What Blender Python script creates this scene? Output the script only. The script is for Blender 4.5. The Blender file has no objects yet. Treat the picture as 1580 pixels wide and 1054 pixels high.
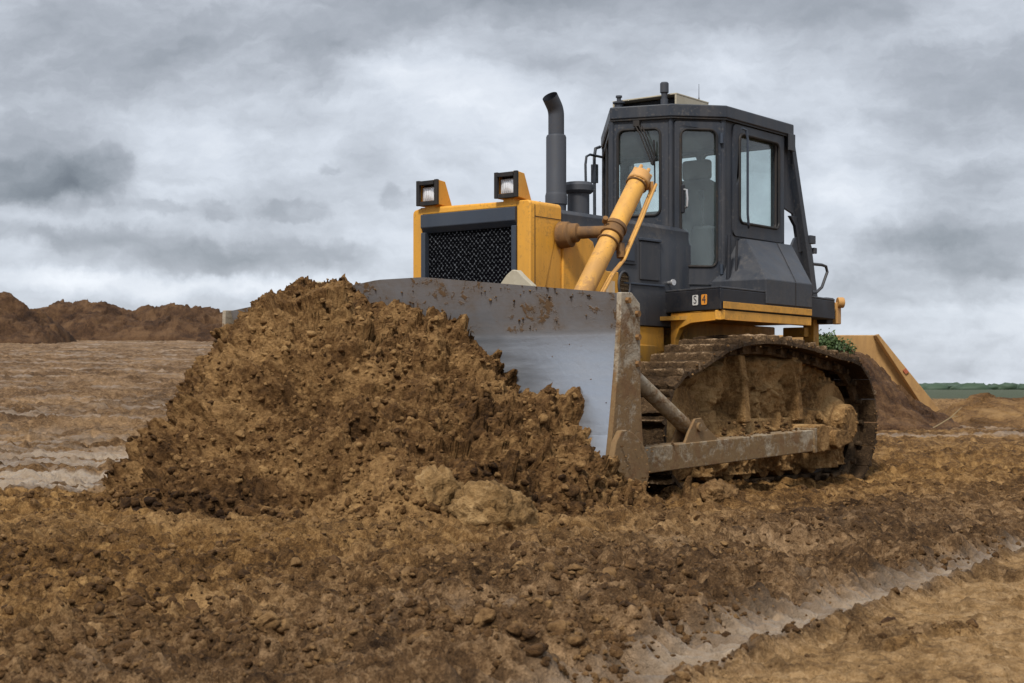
import bpy, bmesh, math, random
import numpy as np
from mathutils import Vector, Matrix
from mathutils.geometry import tessellate_polygon

random.seed(7)
RNG = np.random.default_rng(11)
C = bpy.context.scene.collection
SC = bpy.context.scene
R = math.radians

# ------------------------------------------------------------------ camera
cam_d = bpy.data.cameras.new("camera")
cam = bpy.data.objects.new("camera", cam_d)
C.objects.link(cam)
cam.location = (0, 0, 0.75)
cam.rotation_euler = (R(90), 0, 0)
cam_d.sensor_width = 36
cam_d.lens = 53.61
cam_d.shift_y = 73 / 1580
cam_d.clip_start = 0.05
cam_d.clip_end = 9000
cam_d.dof.use_dof = True
cam_d.dof.focus_distance = 10.6
cam_d.dof.aperture_fstop = 10.0
SC.camera = cam
SC.view_settings.view_transform = 'Standard'
SC.view_settings.look = 'None'
SC.view_settings.exposure = 0.22
SC.view_settings.gamma = 1
SC.cycles.max_bounces = 8
SC.cycles.transparent_max_bounces = 16
SC.cycles.use_denoising = True

# ------------------------------------------------------------------ node helper
class NT:
    def __init__(s, tree):
        s.t = tree; s.n = tree.nodes; s.l = tree.links
    def new(s, typ, **kw):
        n = s.n.new(typ)
        for k, v in kw.items(): setattr(n, k, v)
        return n
    def put(s, sock, v):
        if isinstance(v, bpy.types.NodeSocket): s.l.new(v, sock)
        elif v is not None:
            if sock.type == 'RGBA' and len(v) == 3: v = (*v, 1)
            sock.default_value = v
    def math(s, op, a, b=None, c=None, clamp=False):
        n = s.new('ShaderNodeMath', operation=op); n.use_clamp = clamp
        for i, v in enumerate((a, b, c)):
            if v is not None: s.put(n.inputs[i], v)
        return n.outputs[0]
    def vmath(s, op, a, b=None, out=0):
        n = s.new('ShaderNodeVectorMath', operation=op)
        s.put(n.inputs[0], a)
        if b is not None: s.put(n.inputs[1], b)
        return n.outputs[out]
    def mix(s, f, a, b):
        n = s.new('ShaderNodeMix', data_type='RGBA')
        s.put(n.inputs[0], f); s.put(n.inputs[6], a); s.put(n.inputs[7], b)
        return n.outputs[2]
    def noise(s, vec, scale, detail=4, rough=0.55, dist=0.0):
        n = s.new('ShaderNodeTexNoise')
        if vec is not None: s.put(n.inputs['Vector'], vec)
        n.inputs['Scale'].default_value = scale; n.inputs['Detail'].default_value = detail
        n.inputs['Roughness'].default_value = rough; n.inputs['Distortion'].default_value = dist
        return n.outputs[0]
    def remap(s, v, a, b, c=0.0, d=1.0, smooth=False):
        n = s.new('ShaderNodeMapRange'); n.clamp = True
        if smooth: n.interpolation_type = 'SMOOTHSTEP'
        for i, x in enumerate((v, a, b, c, d)): s.put(n.inputs[i], x)
        return n.outputs[0]
    def scalev(s, vec, sc):
        n = s.new('ShaderNodeMapping'); s.put(n.inputs[0], vec); n.inputs['Scale'].default_value = sc
        return n.outputs[0]

# ------------------------------------------------------------------ sky
SUN_EL, SUN_AZ = 52.0, 200.0     # high, behind the cloud, to the left and in front of the machine
world = bpy.data.worlds.new("World"); SC.world = world
world.use_nodes = True
wt = NT(world.node_tree)
for n in list(wt.n): wt.n.remove(n)
out = wt.new('ShaderNodeOutputWorld'); bg = wt.new('ShaderNodeBackground')
wt.l.new(bg.outputs[0], out.inputs[0])
bg.inputs[1].default_value = 0.1
sky = wt.new('ShaderNodeTexSky', sky_type='NISHITA')
sky.sun_disc = False; sky.sun_elevation = R(SUN_EL); sky.sun_rotation = R(SUN_AZ)
tc = wt.new('ShaderNodeTexCoord')
D = wt.vmath('NORMALIZE', tc.outputs['Generated'])
sep = wt.new('ShaderNodeSeparateXYZ'); wt.l.new(D, sep.inputs[0])
dx, dy, dz = sep.outputs
zc = wt.math('MAXIMUM', dz, 0.0)
den = wt.math('ADD', zc, 0.22)
comb = wt.new('ShaderNodeCombineXYZ')
wt.l.new(wt.math('DIVIDE', dx, den), comb.inputs[0]); wt.l.new(wt.math('DIVIDE', dy, den), comb.inputs[1])
P = comb.outputs[0]
# azimuth / elevation as tangents for placing the big cloud masses of this sky
ay = wt.math('MAXIMUM', wt.math('ABSOLUTE', dy), 0.05)
az = wt.math('DIVIDE', dx, ay); el = wt.math('DIVIDE', dz, ay)
cae = wt.new('ShaderNodeCombineXYZ'); wt.l.new(az, cae.inputs[0]); wt.l.new(el, cae.inputs[1]); wt.l.new(wt.math('MULTIPLY', wt.math('SIGN', dy), 0.5), cae.inputs[2])
AE = cae.outputs[0]
nw = wt.new('ShaderNodeTexNoise'); wt.l.new(AE, nw.inputs['Vector']); nw.inputs['Scale'].default_value = 20; nw.inputs['Detail'].default_value = 6; nw.inputs['Roughness'].default_value = 0.6
warp = wt.vmath('SCALE', wt.vmath('SUBTRACT', nw.outputs['Color'], (0.5, 0.5, 0.5)))
warp.node.inputs['Scale'].default_value = 0.036
nw2 = wt.new('ShaderNodeTexNoise'); wt.l.new(AE, nw2.inputs['Vector']); nw2.inputs['Scale'].default_value = 75; nw2.inputs['Detail'].default_value = 5; nw2.inputs['Roughness'].default_value = 0.6
warp2 = wt.vmath('MULTIPLY', wt.vmath('SUBTRACT', nw2.outputs['Color'], (0.5, 0.5, 0.5)), (0.016, 0.012, 0))
AEw = wt.vmath('ADD', wt.vmath('ADD', AE, wt.vmath('MULTIPLY', warp, (1, .7, 0))), warp2)
nbig = wt.noise(P, 1.15, 7, 0.52, 0.35)
nfine = wt.noise(wt.scalev(P, (1, 1.6, 1)), 3.2, 6, 0.55, 0.3)
nae = wt.noise(wt.scalev(AEw, (5.0, 10.0, 1)), 1.0, 9, 0.61, 0.3)
nbl = wt.math('ABSOLUTE', wt.math('SUBTRACT', wt.noise(wt.scalev(AEw, (9.0, 19.0, 1)), 1.0, 7, 0.55, 0.2), 0.5))   # billows
nbl = wt.math('SUBTRACT', 0.5, wt.math('MULTIPLY', nbl, 2.2))
base = wt.math('ADD', wt.math('MULTIPLY', nbig, 0.20), wt.math('ADD', wt.math('MULTIPLY', nfine, 0.10), wt.math('ADD', wt.math('MULTIPLY', nae, 0.44), wt.math('MULTIPLY', nbl, 0.13))))
# lum: 0 dark .. 1 bright
lum = wt.remap(base, 0.33, 0.57, 0.44, 0.96)
def blob(px, py, rx, ry, amp, soft=1.0, inner=0.0):
    """cloud mass centred on a direction; amp < 0 darkens"""
    c = ((px - 790) / 2353, (600 - py) / 2353, 0.5)
    global lum
    v = wt.vmath('MULTIPLY', wt.vmath('SUBTRACT', AEw, c), (2353 / rx, 2353 / ry, 1))
    ln = wt.vmath('LENGTH', v, out=1)
    m = wt.remap(ln, inner, soft, 1.0, 0.0, smooth=True)
    lum = wt.math('ADD', lum, wt.math('MULTIPLY', m, amp))
def cumulus(px, py, rx, ry, amp):
    blob(px, py, rx, ry, amp, 1.0, 0.45)
BL = [
 (240, 60, 420, 130, -0.28, 1.1, 0.0), (800, 0, 700, 62, -0.17, 1.1, 0.0), (1330, 40, 330, 110, -0.17, 1.1, 0.0), (1480, 160, 260, 90, -0.13, 1.1, 0.0),
 (90, 250, 170, 80, -0.18, 1.1, 0.2), (60, 285, 120, 45, -0.10, 1.0, 0.0),
 (700, 150, 330, 90, 0.16, 1.1, 0.0), (620, 105, 160, 45, 0.12, 1.0, 0.0), (330, 210, 200, 60, 0.10, 1.0, 0.0), (1150, 90, 200, 60, 0.08, 1.0, 0.0),
 (420, 395, 420, 34, -0.20, 1.1, 0.0), (90, 360, 260, 26, -0.20, 1.0, 0.0), (250, 375, 260, 26, -0.08, 1.0, 0.0),
 (330, 440, 420, 26, 0.26, 1.0, 0.0), (100, 425, 220, 24, 0.20, 1.0, 0.0),
 (1300, 290, 130, 110, 0.20, 1.1, 0.0), (1500, 235, 170, 40, 0.08, 1.0, 0.0),
 (1430, 370, 240, 40, -0.22, 1.1, 0.0), (1540, 415, 150, 30, -0.12, 1.0, 0.0), (1330, 440, 180, 26, -0.05, 1.0, 0.0), (1460, 480, 200, 22, 0.06, 1.0, 0.0), (110, 305, 135, 34, -0.14, 1.0, 0.3),
 (1480, 545, 300, 34, -0.05, 1.0, 0.0),
]
for b in BL: blob(*b)
for b in [(150, 268, 84, 54, -0.20), (40, 275, 130, 50, -0.16), (335, 326, 46, 24, -0.12), (460, 326, 64, 24, -0.14), (250, 322, 60, 14, -0.10), (502, 264, 26, 13, -0.10), (612, 308, 34, 28, -0.13)]: cumulus(*b)
ramp = wt.new('ShaderNodeValToRGB'); cr = ramp.color_ramp
wt.l.new(lum, ramp.inputs[0])
cr.elements[0].position = 0.0; cr.elements[0].color = (0.135, 0.155, 0.185, 1)
cr.elements[1].position = 1.0; cr.elements[1].color = (0.80, 0.84, 0.90, 1)
for p, c in ((0.25, (0.225, 0.252, 0.288, 1)), (0.5, (0.375, 0.405, 0.455, 1)), (0.75, (0.60, 0.645, 0.715, 1))):
    e = cr.elements.new(p); e.color = c
# cloud cover brightens towards the zenith, as an overcast sky does
zen = wt.remap(dz, 0.26, 0.85, 9.4, 15.0)
cl = wt.vmath('SCALE', ramp.outputs[0]); wt.put(cl.node.inputs['Scale'], zen)
tot = wt.vmath('ADD', cl, wt.vmath('MULTIPLY', sky.outputs[0], (0.05, 0.05, 0.05)))
below = wt.math('LESS_THAN', dz, -0.01)
wt.put(bg.inputs[0], wt.mix(below, tot, (0.9, 0.7, 0.45, 1)))

sun_d = bpy.data.lights.new("sun", 'SUN'); sun = bpy.data.objects.new("sun", sun_d); C.objects.link(sun)
sun_d.energy = 3.3; sun_d.angle = R(10); sun_d.color = (1.0, 0.95, 0.88)
sd = Vector((math.sin(R(SUN_AZ)) * math.cos(R(SUN_EL)), math.cos(R(SUN_AZ)) * math.cos(R(SUN_EL)), math.sin(R(SUN_EL))))
sun.rotation_euler = sd.to_track_quat('Z', 'Y').to_euler()

# ------------------------------------------------------------------ numpy noise
f4 = np.float32
def _h(ix, iy, iz, seed):
    x = (ix.astype(np.int64) * 374761393 + iy.astype(np.int64) * 668265263 + iz.astype(np.int64) * 2147483647 + seed * 1274126177) & 0xFFFFFFFF
    x = ((x ^ (x >> 13)) * 1274126177) & 0xFFFFFFFF
    x = ((x ^ (x >> 16)) * 2246822519) & 0xFFFFFFFF
    return x ^ (x >> 15)
_G = RNG.normal(size=(256, 3)); _G /= np.linalg.norm(_G, axis=1)[:, None]; _G = _G.astype(f4)
def perlin(x, y, z, seed=0):
    x = np.asarray(x, f4); y = np.asarray(y, f4); z = np.broadcast_to(np.asarray(z, f4), x.shape)
    ix, iy, iz = np.floor(x), np.floor(y), np.floor(z)
    fx, fy, fz = x - ix, y - iy, z - iz
    u, v, w = (t * t * t * (t * (t * 6 - 15) + 10) for t in (fx, fy, fz))
    r = 0
    for a in (0, 1):
        for b in (0, 1):
            for c in (0, 1):
                g = _G[_h(ix + a, iy + b, iz + c, seed) & 255]
                d = g[..., 0] * (fx - a) + g[..., 1] * (fy - b) + g[..., 2] * (fz - c)
                r = r + d * (u if a else 1 - u) * (v if b else 1 - v) * (w if c else 1 - w)
    return r * 1.5
def fbm(x, y, z, octv=4, seed=0, gain=0.5, ridged=False):
    r = 0; a = 1; t = 0
    for i in range(octv):
        n = perlin(x * 2**i, y * 2**i, z * 2**i, seed + i)
        if ridged: n = 1 - 2 * np.abs(n)
        r = r + a * n; t += a; a *= gain
    return r / t
def worley(x, y, z, seed=0, three=True):
    """rounded clod bumps 0..1 and a random tone per clod"""
    x = np.asarray(x, f4); y = np.asarray(y, f4); z = np.broadcast_to(np.asarray(z, f4), x.shape)
    ix, iy, iz = np.floor(x), np.floor(y), np.floor(z)
    best = np.zeros(x.shape, f4); tone = np.full(x.shape, .5, f4)
    for a in (-1, 0, 1):
        for b in (-1, 0, 1):
            for c in ((-1, 0, 1) if three else (0,)):
                h = _h(ix + a, iy + b, iz + c, seed)
                jx = (h & 1023) / 1023.; jy = ((h >> 10) & 1023) / 1023.; jz = ((h >> 20) & 1023) / 1023. if three else 0.5
                rr = 0.38 + 0.52 * (((h >> 5) & 255) / 255.)
                qx = ix + a + jx - x; qy = iy + b + jy - y; qz = (iz + c + jz - z) if three else 0
                d2 = (qx * qx + qy * qy + qz * qz) / (rr * rr)
                bm_ = np.sqrt(np.maximum(0, 1 - d2)) * rr * 1.25
                m = bm_ > best
                best = np.where(m, bm_, best); tone = np.where(m, ((h >> 12) & 255) / 255., tone)
    return best.astype(f4), tone.astype(f4)
def facet(x, y, z, seed=0, three=True, k=0.9):
    """angular chips: every cell is a randomly tilted plate at its own level; returns level -.5..+.5 and a tone"""
    x = np.asarray(x, f4); y = np.asarray(y, f4); z = np.broadcast_to(np.asarray(z, f4), x.shape)
    ix, iy, iz = np.floor(x), np.floor(y), np.floor(z)
    best = np.full(x.shape, 9., f4); val = np.zeros(x.shape, f4); tone = np.zeros(x.shape, f4)
    for a in (-1, 0, 1):
        for b in (-1, 0, 1):
            for c in ((-1, 0, 1) if three else (0,)):
                h = _h(ix + a, iy + b, iz + c, seed)
                qx = ix + a + (h & 1023) / 1023. - x; qy = iy + b + ((h >> 10) & 1023) / 1023. - y
                qz = (iz + c + ((h >> 20) & 1023) / 1023. - z) if three else 0
                d2 = (qx * qx + qy * qy + qz * qz).astype(f4); g = _G[(h >> 7) & 255]
                v = ((h >> 3) & 255) / 255. - .5 + k * (g[..., 0] * qx + g[..., 1] * qy + (g[..., 2] * qz if three else 0))
                m = d2 < best
                best = np.where(m, d2, best); val = np.where(m, v, val); tone = np.where(m, ((h >> 12) & 255) / 255., tone)
    return val.astype(f4), tone.astype(f4)
def sstep(a, b, x):
    t = np.clip((x - a) / (b - a), 0, 1); return t * t * (3 - 2 * t)

# ------------------------------------------------------------------ materials
def mat(name):
    m = bpy.data.materials.new(name); m.use_nodes = True
    t = NT(m.node_tree)
    for n in list(t.n): t.n.remove(n)
    o = t.new('ShaderNodeOutputMaterial'); p = t.new('ShaderNodeBsdfPrincipled')
    t.l.new(p.outputs[0], o.inputs[0])
    return m, t, p
def bump(t, p, h, strength=0.4, dist=0.01):
    b = t.new('ShaderNodeBump'); b.inputs['Strength'].default_value = strength; b.inputs['Distance'].default_value = dist
    t.put(b.inputs['Height'], h); t.l.new(b.outputs[0], p.inputs['Normal'])
def geo(t): return t.new('ShaderNodeNewGeometry').outputs['Position']
def objc(t): return t.new('ShaderNodeTexCoord').outputs['Object']
def attr(t, name): return t.new('ShaderNodeAttribute', attribute_name=name).outputs['Fac']

def dirt_material(name, dark, mid, light, rough=0.92, use_tone=True, sc=1.0, lightamt=1.0):
    m, t, p = mat(name)
    v = geo(t)
    n1 = t.noise(v, 0.9 * sc, 5, 0.6); n2 = t.noise(v, 6 * sc, 6, 0.62); n3 = t.noise(v, 45 * sc, 5, 0.65)
    tone = attr(t, 'tone') if use_tone else t.noise(v, 3 * sc, 3)
    n4 = t.noise(v, 20 * sc, 6, 0.7, 0.4)
    a = t.math('ADD', t.math('SUBTRACT', t.math('MULTIPLY', n1, 1.1), 0.15), t.math('MULTIPLY', n2, 0.6))
    a = t.math('ADD', a, t.math('ADD', t.math('MULTIPLY', tone, 0.40), 0.075))
    a = t.math('ADD', a, t.math('ADD', t.math('MULTIPLY', n3, 0.5), t.math('MULTIPLY', n4, 0.7)))
    f = t.remap(a, 1.26, 1.88)
    c = t.mix(t.remap(f, 0.0, 0.5), dark, mid)
    c = t.mix(t.remap(f, 0.45, 1.0, 0, lightamt), c, light)
    t.put(p.inputs['Base Color'], c)
    t.put(p.inputs['Roughness'], t.remap(n2, 0.35, 0.7, rough - 0.16, rough))
    p.inputs['Specular IOR Level'].default_value = 0.10
    hh = t.math('ADD', t.math('MULTIPLY', n4, 1.0), t.math('MULTIPLY', n3, 0.45))
    bump(t, p, hh, 1.0, 0.05 / sc)
    return m

M = {}
M['mound'] = dirt_material('mound_soil', (0.030, 0.015, 0.0065), (0.142, 0.073, 0.027), (0.36, 0.212, 0.086))
M['boulder'] = dirt_material('clay_lump', (0.10, 0.057, 0.023), (0.30, 0.178, 0.072), (0.50, 0.325, 0.15), use_tone=False)
M['heap'] = dirt_material('heap_soil', (0.024, 0.013, 0.008), (0.070, 0.037, 0.019), (0.135, 0.076, 0.038))
M['heap_dark'] = dirt_material('dark_heap_soil', (0.024, 0.013, 0.008), (0.078, 0.041, 0.021), (0.17, 0.095, 0.045))
M['heap_light'] = dirt_material('light_heap_soil', (0.05, 0.026, 0.011), (0.160, 0.086, 0.034), (0.28, 0.165, 0.068))
M['clods'] = dirt_material('loose_clods', (0.045, 0.023, 0.010), (0.145, 0.077, 0.031), (0.36, 0.215, 0.092))
M['mud'] = dirt_material('caked_mud', (0.075, 0.040, 0.016), (0.275, 0.155, 0.060), (0.50, 0.315, 0.14), use_tone=False, sc=1.6)
M['track_mud'] = dirt_material('muddy_steel', (0.040, 0.028, 0.018), (0.115, 0.078, 0.044), (0.23, 0.165, 0.10), rough=0.8, use_tone=False, sc=2.0)
M['shoe'] = dirt_material('muddy_shoes', (0.035, 0.021, 0.011), (0.112, 0.068, 0.034), (0.52, 0.37, 0.23), rough=0.75, sc=2.0)
M['link'] = dirt_material('muddy_links', (0.026, 0.018, 0.012), (0.09, 0.058, 0.032), (0.20, 0.13, 0.072), rough=0.85, use_tone=False, sc=2.0)

# ground: colour zones come from vertex attributes (kinds of ground), detail from noise
def ground_material():
    m, t, p = mat('ground_soil')
    v = geo(t)
    tan, wet, grey, tone, grass = (attr(t, k) for k in ('tan', 'wet', 'grey', 'tone', 'grass'))
    n1 = t.noise(v, 0.8, 5, 0.6); n2 = t.noise(v, 7, 6, 0.62); n3 = t.noise(v, 50, 5, 0.65)
    vs = t.scalev(v, (0.35, 2.4, 1)); n4 = t.noise(vs, 1.6, 5, 0.6)
    n5 = t.noise(v, 22, 6, 0.7, 0.4); n6 = t.noise(v, 150, 3, 0.6)
    a = t.math('MULTIPLY', t.math('SUBTRACT', n6, 0.5), 0.5)
    a = t.math('ADD', a, t.math('ADD', t.math('ADD', t.math('MULTIPLY', n1, 0.75), t.math('ADD', 0.12, t.math('MULTIPLY', n2, 0.36))), t.math('ADD', t.math('SUBTRACT', t.math('MULTIPLY', tone, 0.74), 0.08), t.math('ADD', t.math('MULTIPLY', n5, 0.7), t.math('MULTIPLY', n3, 0.4)))))
    f = t.remap(a, 1.20, 1.76)
    def tri(d, mm, l):
        return t.mix(t.remap(f, 0.45, 1.0), t.mix(t.remap(f, 0.0, 0.5), d, mm), l)
    och = tri((0.036, 0.018, 0.007), (0.172, 0.089, 0.030), (0.41, 0.240, 0.090))
    brn = tri((0.028, 0.016, 0.0085), (0.118, 0.068, 0.034), (0.34, 0.220, 0.125))
    c = t.mix(grey, och, brn)
    tanc = tri((0.11, 0.060, 0.025), (0.27, 0.162, 0.070), (0.42, 0.275, 0.140))
    c = t.mix(tan, c, tanc)
    pale_sheen = t.mix(t.remap(n4, 0.35, 0.65), (0.17, 0.113, 0.064, 1), (0.37, 0.275, 0.180, 1))  # pale mud colour with the sky sheen of wet ground mixed into it
    c = t.mix(wet, c, pale_sheen)
    gr = t.mix(t.noise(v, 0.05, 4), (0.050, 0.062, 0.040, 1), (0.075, 0.085, 0.055, 1))
    c = t.mix(grass, c, gr)
    t.put(p.inputs['Base Color'], c)
    r = t.math('SUBTRACT', t.remap(n2, 0.3, 0.7, 0.80, 0.95), t.math('MULTIPLY', wet, 0.52))
    t.put(p.inputs['Roughness'], r)
    t.put(p.inputs['Specular IOR Level'], t.math('ADD', 0.08, t.math('MULTIPLY', wet, 0.55)))
    hh = t.math('ADD', t.math('MULTIPLY', n5, 1.0), t.math('MULTIPLY', n3, 0.45))
    hh = t.math('MULTIPLY', hh, t.math('SUBTRACT', 1.0, t.math('MULTIPLY', t.math('MAXIMUM', wet, tan), 0.25)))
    bump(t, p, hh, 1.0, 0.045)
    return m
M['ground'] = ground_material()

def paint(name, col, rough=0.42, dirt=0.5, zlo=0.9, zhi=2.3, dcol=(0.20, 0.125, 0.06), spec=0.32, streak=True):
    """worn paint with mud splashed up from below (object z) and fine dust"""
    m, t, p = mat(name)
    v = objc(t)
    sp = t.new('ShaderNodeSeparateXYZ'); t.l.new(v, sp.inputs[0])
    low = t.remap(sp.outputs[2], zlo, zhi, 1.0, 0.0)
    n1 = t.noise(v, 3.2, 6, 0.62, 0.3); n2 = t.noise(v, 28, 5, 0.7); n3 = t.noise(t.scalev(v, (9, 9, 1.4)), 1.0, 5, 0.6)
    a = t.math('ADD', t.math('MULTIPLY', n1, 0.6), t.math('MULTIPLY', n2, 0.4))
    a = t.math('ADD', a, t.math('MULTIPLY', low, 0.16))
    splash = t.remap(a, 0.575, 0.68, 0.0, 0.9)
    chips = t.remap(t.math('ADD', t.noise(v, 42, 4, 0.6), t.math('MULTIPLY', n1, .35)), 0.77, 0.82, 0, .8)
    splash = t.math('MAXIMUM', splash, chips)
    dust = t.math('MULTIPLY', t.remap(t.math('ADD', n3, t.math('MULTIPLY', low, 0.25)), 0.40, 0.80), 0.70)
    f = t.math('MULTIPLY', t.math('MAXIMUM', splash, dust), dirt, clamp=True)
    varn = t.noise(v, 1.3, 4, 0.6)
    c0 = t.mix(t.remap(varn, 0.3, 0.7), tuple(x * 0.84 for x in col), tuple(min(1, x * 1.13) for x in col))
    t.put(p.inputs['Base Color'], t.mix(f, c0, dcol))
    t.put(p.inputs['Roughness'], t.math('ADD', t.remap(n1, 0.3, 0.7, rough - 0.06, rough + 0.12), t.math('MULTIPLY', f, 0.4), clamp=True))
    p.inputs['Specular IOR Level'].default_value = spec
    bump(t, p, t.math('ADD', t.math('MULTIPLY', f, 0.8), t.math('MULTIPLY', t.noise(v, 9, 3), 0.25)), 0.22, 0.01)
    return m
M['yellow'] = paint('yellow_paint', (0.72, 0.345, 0.038), 0.40, 0.55)
M['yellow_low'] = paint('muddy_yellow_paint', (0.60, 0.30, 0.04), 0.48, 0.95, 0.7, 1.7)
M['yellow_cyl'] = paint('cylinder_yellow_paint', (0.74, 0.385, 0.062), 0.38, 0.95, 1.0, 3.2, (0.30, 0.165, 0.07))
M['slate'] = paint('slate_paint', (0.023, 0.029, 0.040), 0.42, 0.38, 0.9, 2.2, (0.15, 0.13, 0.11))
M['slate2'] = paint('slate_trim', (0.038, 0.049, 0.068), 0.38, 0.12, 0.9, 2.2, (0.15, 0.13, 0.11))
M['black'] = paint('black_paint', (0.009, 0.012, 0.019), 0.5, 0.25, 0.9, 2.2, (0.10, 0.08, 0.06))
M['rubber'] = paint('rubber_seal', (0.012, 0.013, 0.015), 0.6, 0.2)
M['exhaust'] = paint('exhaust_metal', (0.045, 0.052, 0.066), 0.55, 0.3, 1.5, 3.2, (0.09, 0.075, 0.06))
M['rust'] = paint('rusty_mount', (0.070, 0.042, 0.026), 0.65, 1.0, 1.0, 3.4, (0.26, 0.135, 0.045))
M['beige'] = paint('beige_metal', (0.42, 0.38, 0.29), 0.6, 0.4, 1.5, 3.4, (0.2, 0.16, 0.1))
M['white'] = paint('white_plastic', (0.62, 0.62, 0.60), 0.5, 0.2)
M['worn_white'] = paint('worn_sticker', (0.55, 0.54, 0.50), 0.6, 1.0, 0.9, 2.4, (0.55, 0.30, 0.06))
M['orange'] = paint('orange_decal', (0.70, 0.28, 0.04), 0.5, 0.1)
M['bronze'] = paint('lamp_orange', (0.55, 0.29, 0.09), 0.45, 0.4)
M['seat'] = paint('seat_fabric', (0.16, 0.165, 0.16), 0.9, 0.2)
M['cabin'] = paint('cabin_plastic', (0.05, 0.055, 0.06), 0.8, 0.1)
M['yellow_wall'] = paint('yellow_wall_paint', (0.37, 0.215, 0.078), 0.7, 0.9, -1, 2.0, (0.22, 0.13, 0.06))
M['red'] = paint('red_paint', (0.34, 0.07, 0.03), 0.6, 0.4)

def steel_material(name, base, dirtc, dirt_lo, dirt_hi, rough=0.38, metal=0.85, zsplit=None):
    m, t, p = mat(name)
    v = objc(t)
    sp = t.new('ShaderNodeSeparateXYZ'); t.l.new(v, sp.inputs[0])
    n1 = t.noise(v, 4.5, 7, 0.66, 0.5); n2 = t.noise(v, 16, 7, 0.7, 0.6); n3 = t.noise(t.scalev(v, (3, 1.2, 14)), 2.0, 5, 0.6)
    if zsplit:
        low = t.remap(sp.outputs[2], zsplit - 0.03, zsplit + 0.03)
        thr = t.remap(low, 0, 1, dirt_hi, dirt_lo)
    else:
        thr = dirt_lo
    a = t.math('ADD', t.math('MULTIPLY', n1, 0.5), t.math('MULTIPLY', n2, 0.5))
    f = t.remap(t.math('SUBTRACT', a, thr), 0.0, 0.035)
    film = t.remap(t.math('ADD', n1, t.math('MULTIPLY', n3, 0.4)), 0.55, 0.95, 0.0, 0.55)
    if zsplit: film = t.math('ADD', t.math('MULTIPLY', film, t.remap(low, 0, 1, 0.18, 1.0)), t.math('MULTIPLY', low, 0.48), clamp=True)
    c = t.mix(film, base, (0.165, 0.125, 0.092))
    c = t.mix(f, c, dirtc)
    t.put(p.inputs['Base Color'], c)
    ff = t.math('MAXIMUM', f, t.math('MULTIPLY', film, 0.9))
    t.put(p.inputs['Metallic'], t.math('MULTIPLY', t.math('SUBTRACT', 1.0, ff), metal))
    t.put(p.inputs['Roughness'], t.math('ADD', t.remap(n3, 0.35, 0.65, rough - 0.05, rough + 0.1), t.math('MULTIPLY', ff, 0.35), clamp=True))
    bump(t, p, t.math('ADD', f, t.math('MULTIPLY', n2, 0.25)), 0.5, 0.012)
    return m
def muddy_plate_material(name, base, dirtc, zlo, zhi):
    """dust-covered plate: soft film of dried mud, thicker low down, with streaks and rust"""
    m, t, p = mat(name)
    v = objc(t); sp = t.new('ShaderNodeSeparateXYZ'); t.l.new(v, sp.inputs[0])
    low = t.remap(sp.outputs[2], zlo, zhi, 1.0, 0.0)
    n1 = t.noise(v, 5, 7, 0.68, 0.4); n2 = t.noise(v, 22, 7, 0.72, 0.5); n3 = t.noise(t.scalev(v, (4, 4, 4.6)), 1.4, 7, 0.72, .6); n4 = t.noise(v, 48, 5, .7)
    a = t.math('ADD', t.math('ADD', t.math('MULTIPLY', n1, .45), t.math('MULTIPLY', n2, .35)), t.math('ADD', t.math('MULTIPLY', n3, .3), t.math('MULTIPLY', low, .20)))
    f = t.remap(a, 0.575, 0.68)
    c = t.mix(f, base, dirtc)
    c = t.mix(t.remap(t.math('ADD', n3, t.math('MULTIPLY', n4, .3)), 0.67, 0.76, 0, .75), c, (0.15, 0.070, 0.024, 1))
    c = t.mix(t.remap(n4, 0.35, 0.65, 0, .35), c, tuple(x * .55 for x in dirtc))
    t.put(p.inputs['Base Color'], c); t.put(p.inputs['Roughness'], t.remap(f, 0, 1, .5, .9))
    bump(t, p, t.math('ADD', t.math('ADD', f, t.math('MULTIPLY', n2, .6)), t.math('MULTIPLY', n4, .3)), 0.6, 0.012)
    return m
M['blade'] = steel_material('blade_steel', (0.43, 0.465, 0.52), (0.15, 0.088, 0.042), 0.545, 0.70, 0.34, 0.8, 1.09)
M['endplate'] = muddy_plate_material('muddy_plate', (0.36, 0.305, 0.225), (0.19, 0.113, 0.046), 0.35, 1.35)
M['arm'] = muddy_plate_material('muddy_arm_steel', (0.34, 0.280, 0.195), (0.19, 0.115, 0.046), 0.0, 0.9)
M['chrome'] = steel_material('bright_metal', (0.7, 0.7, 0.7), (0.2, 0.15, 0.1), 0.70, 0.70, 0.25, 0.9)

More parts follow.
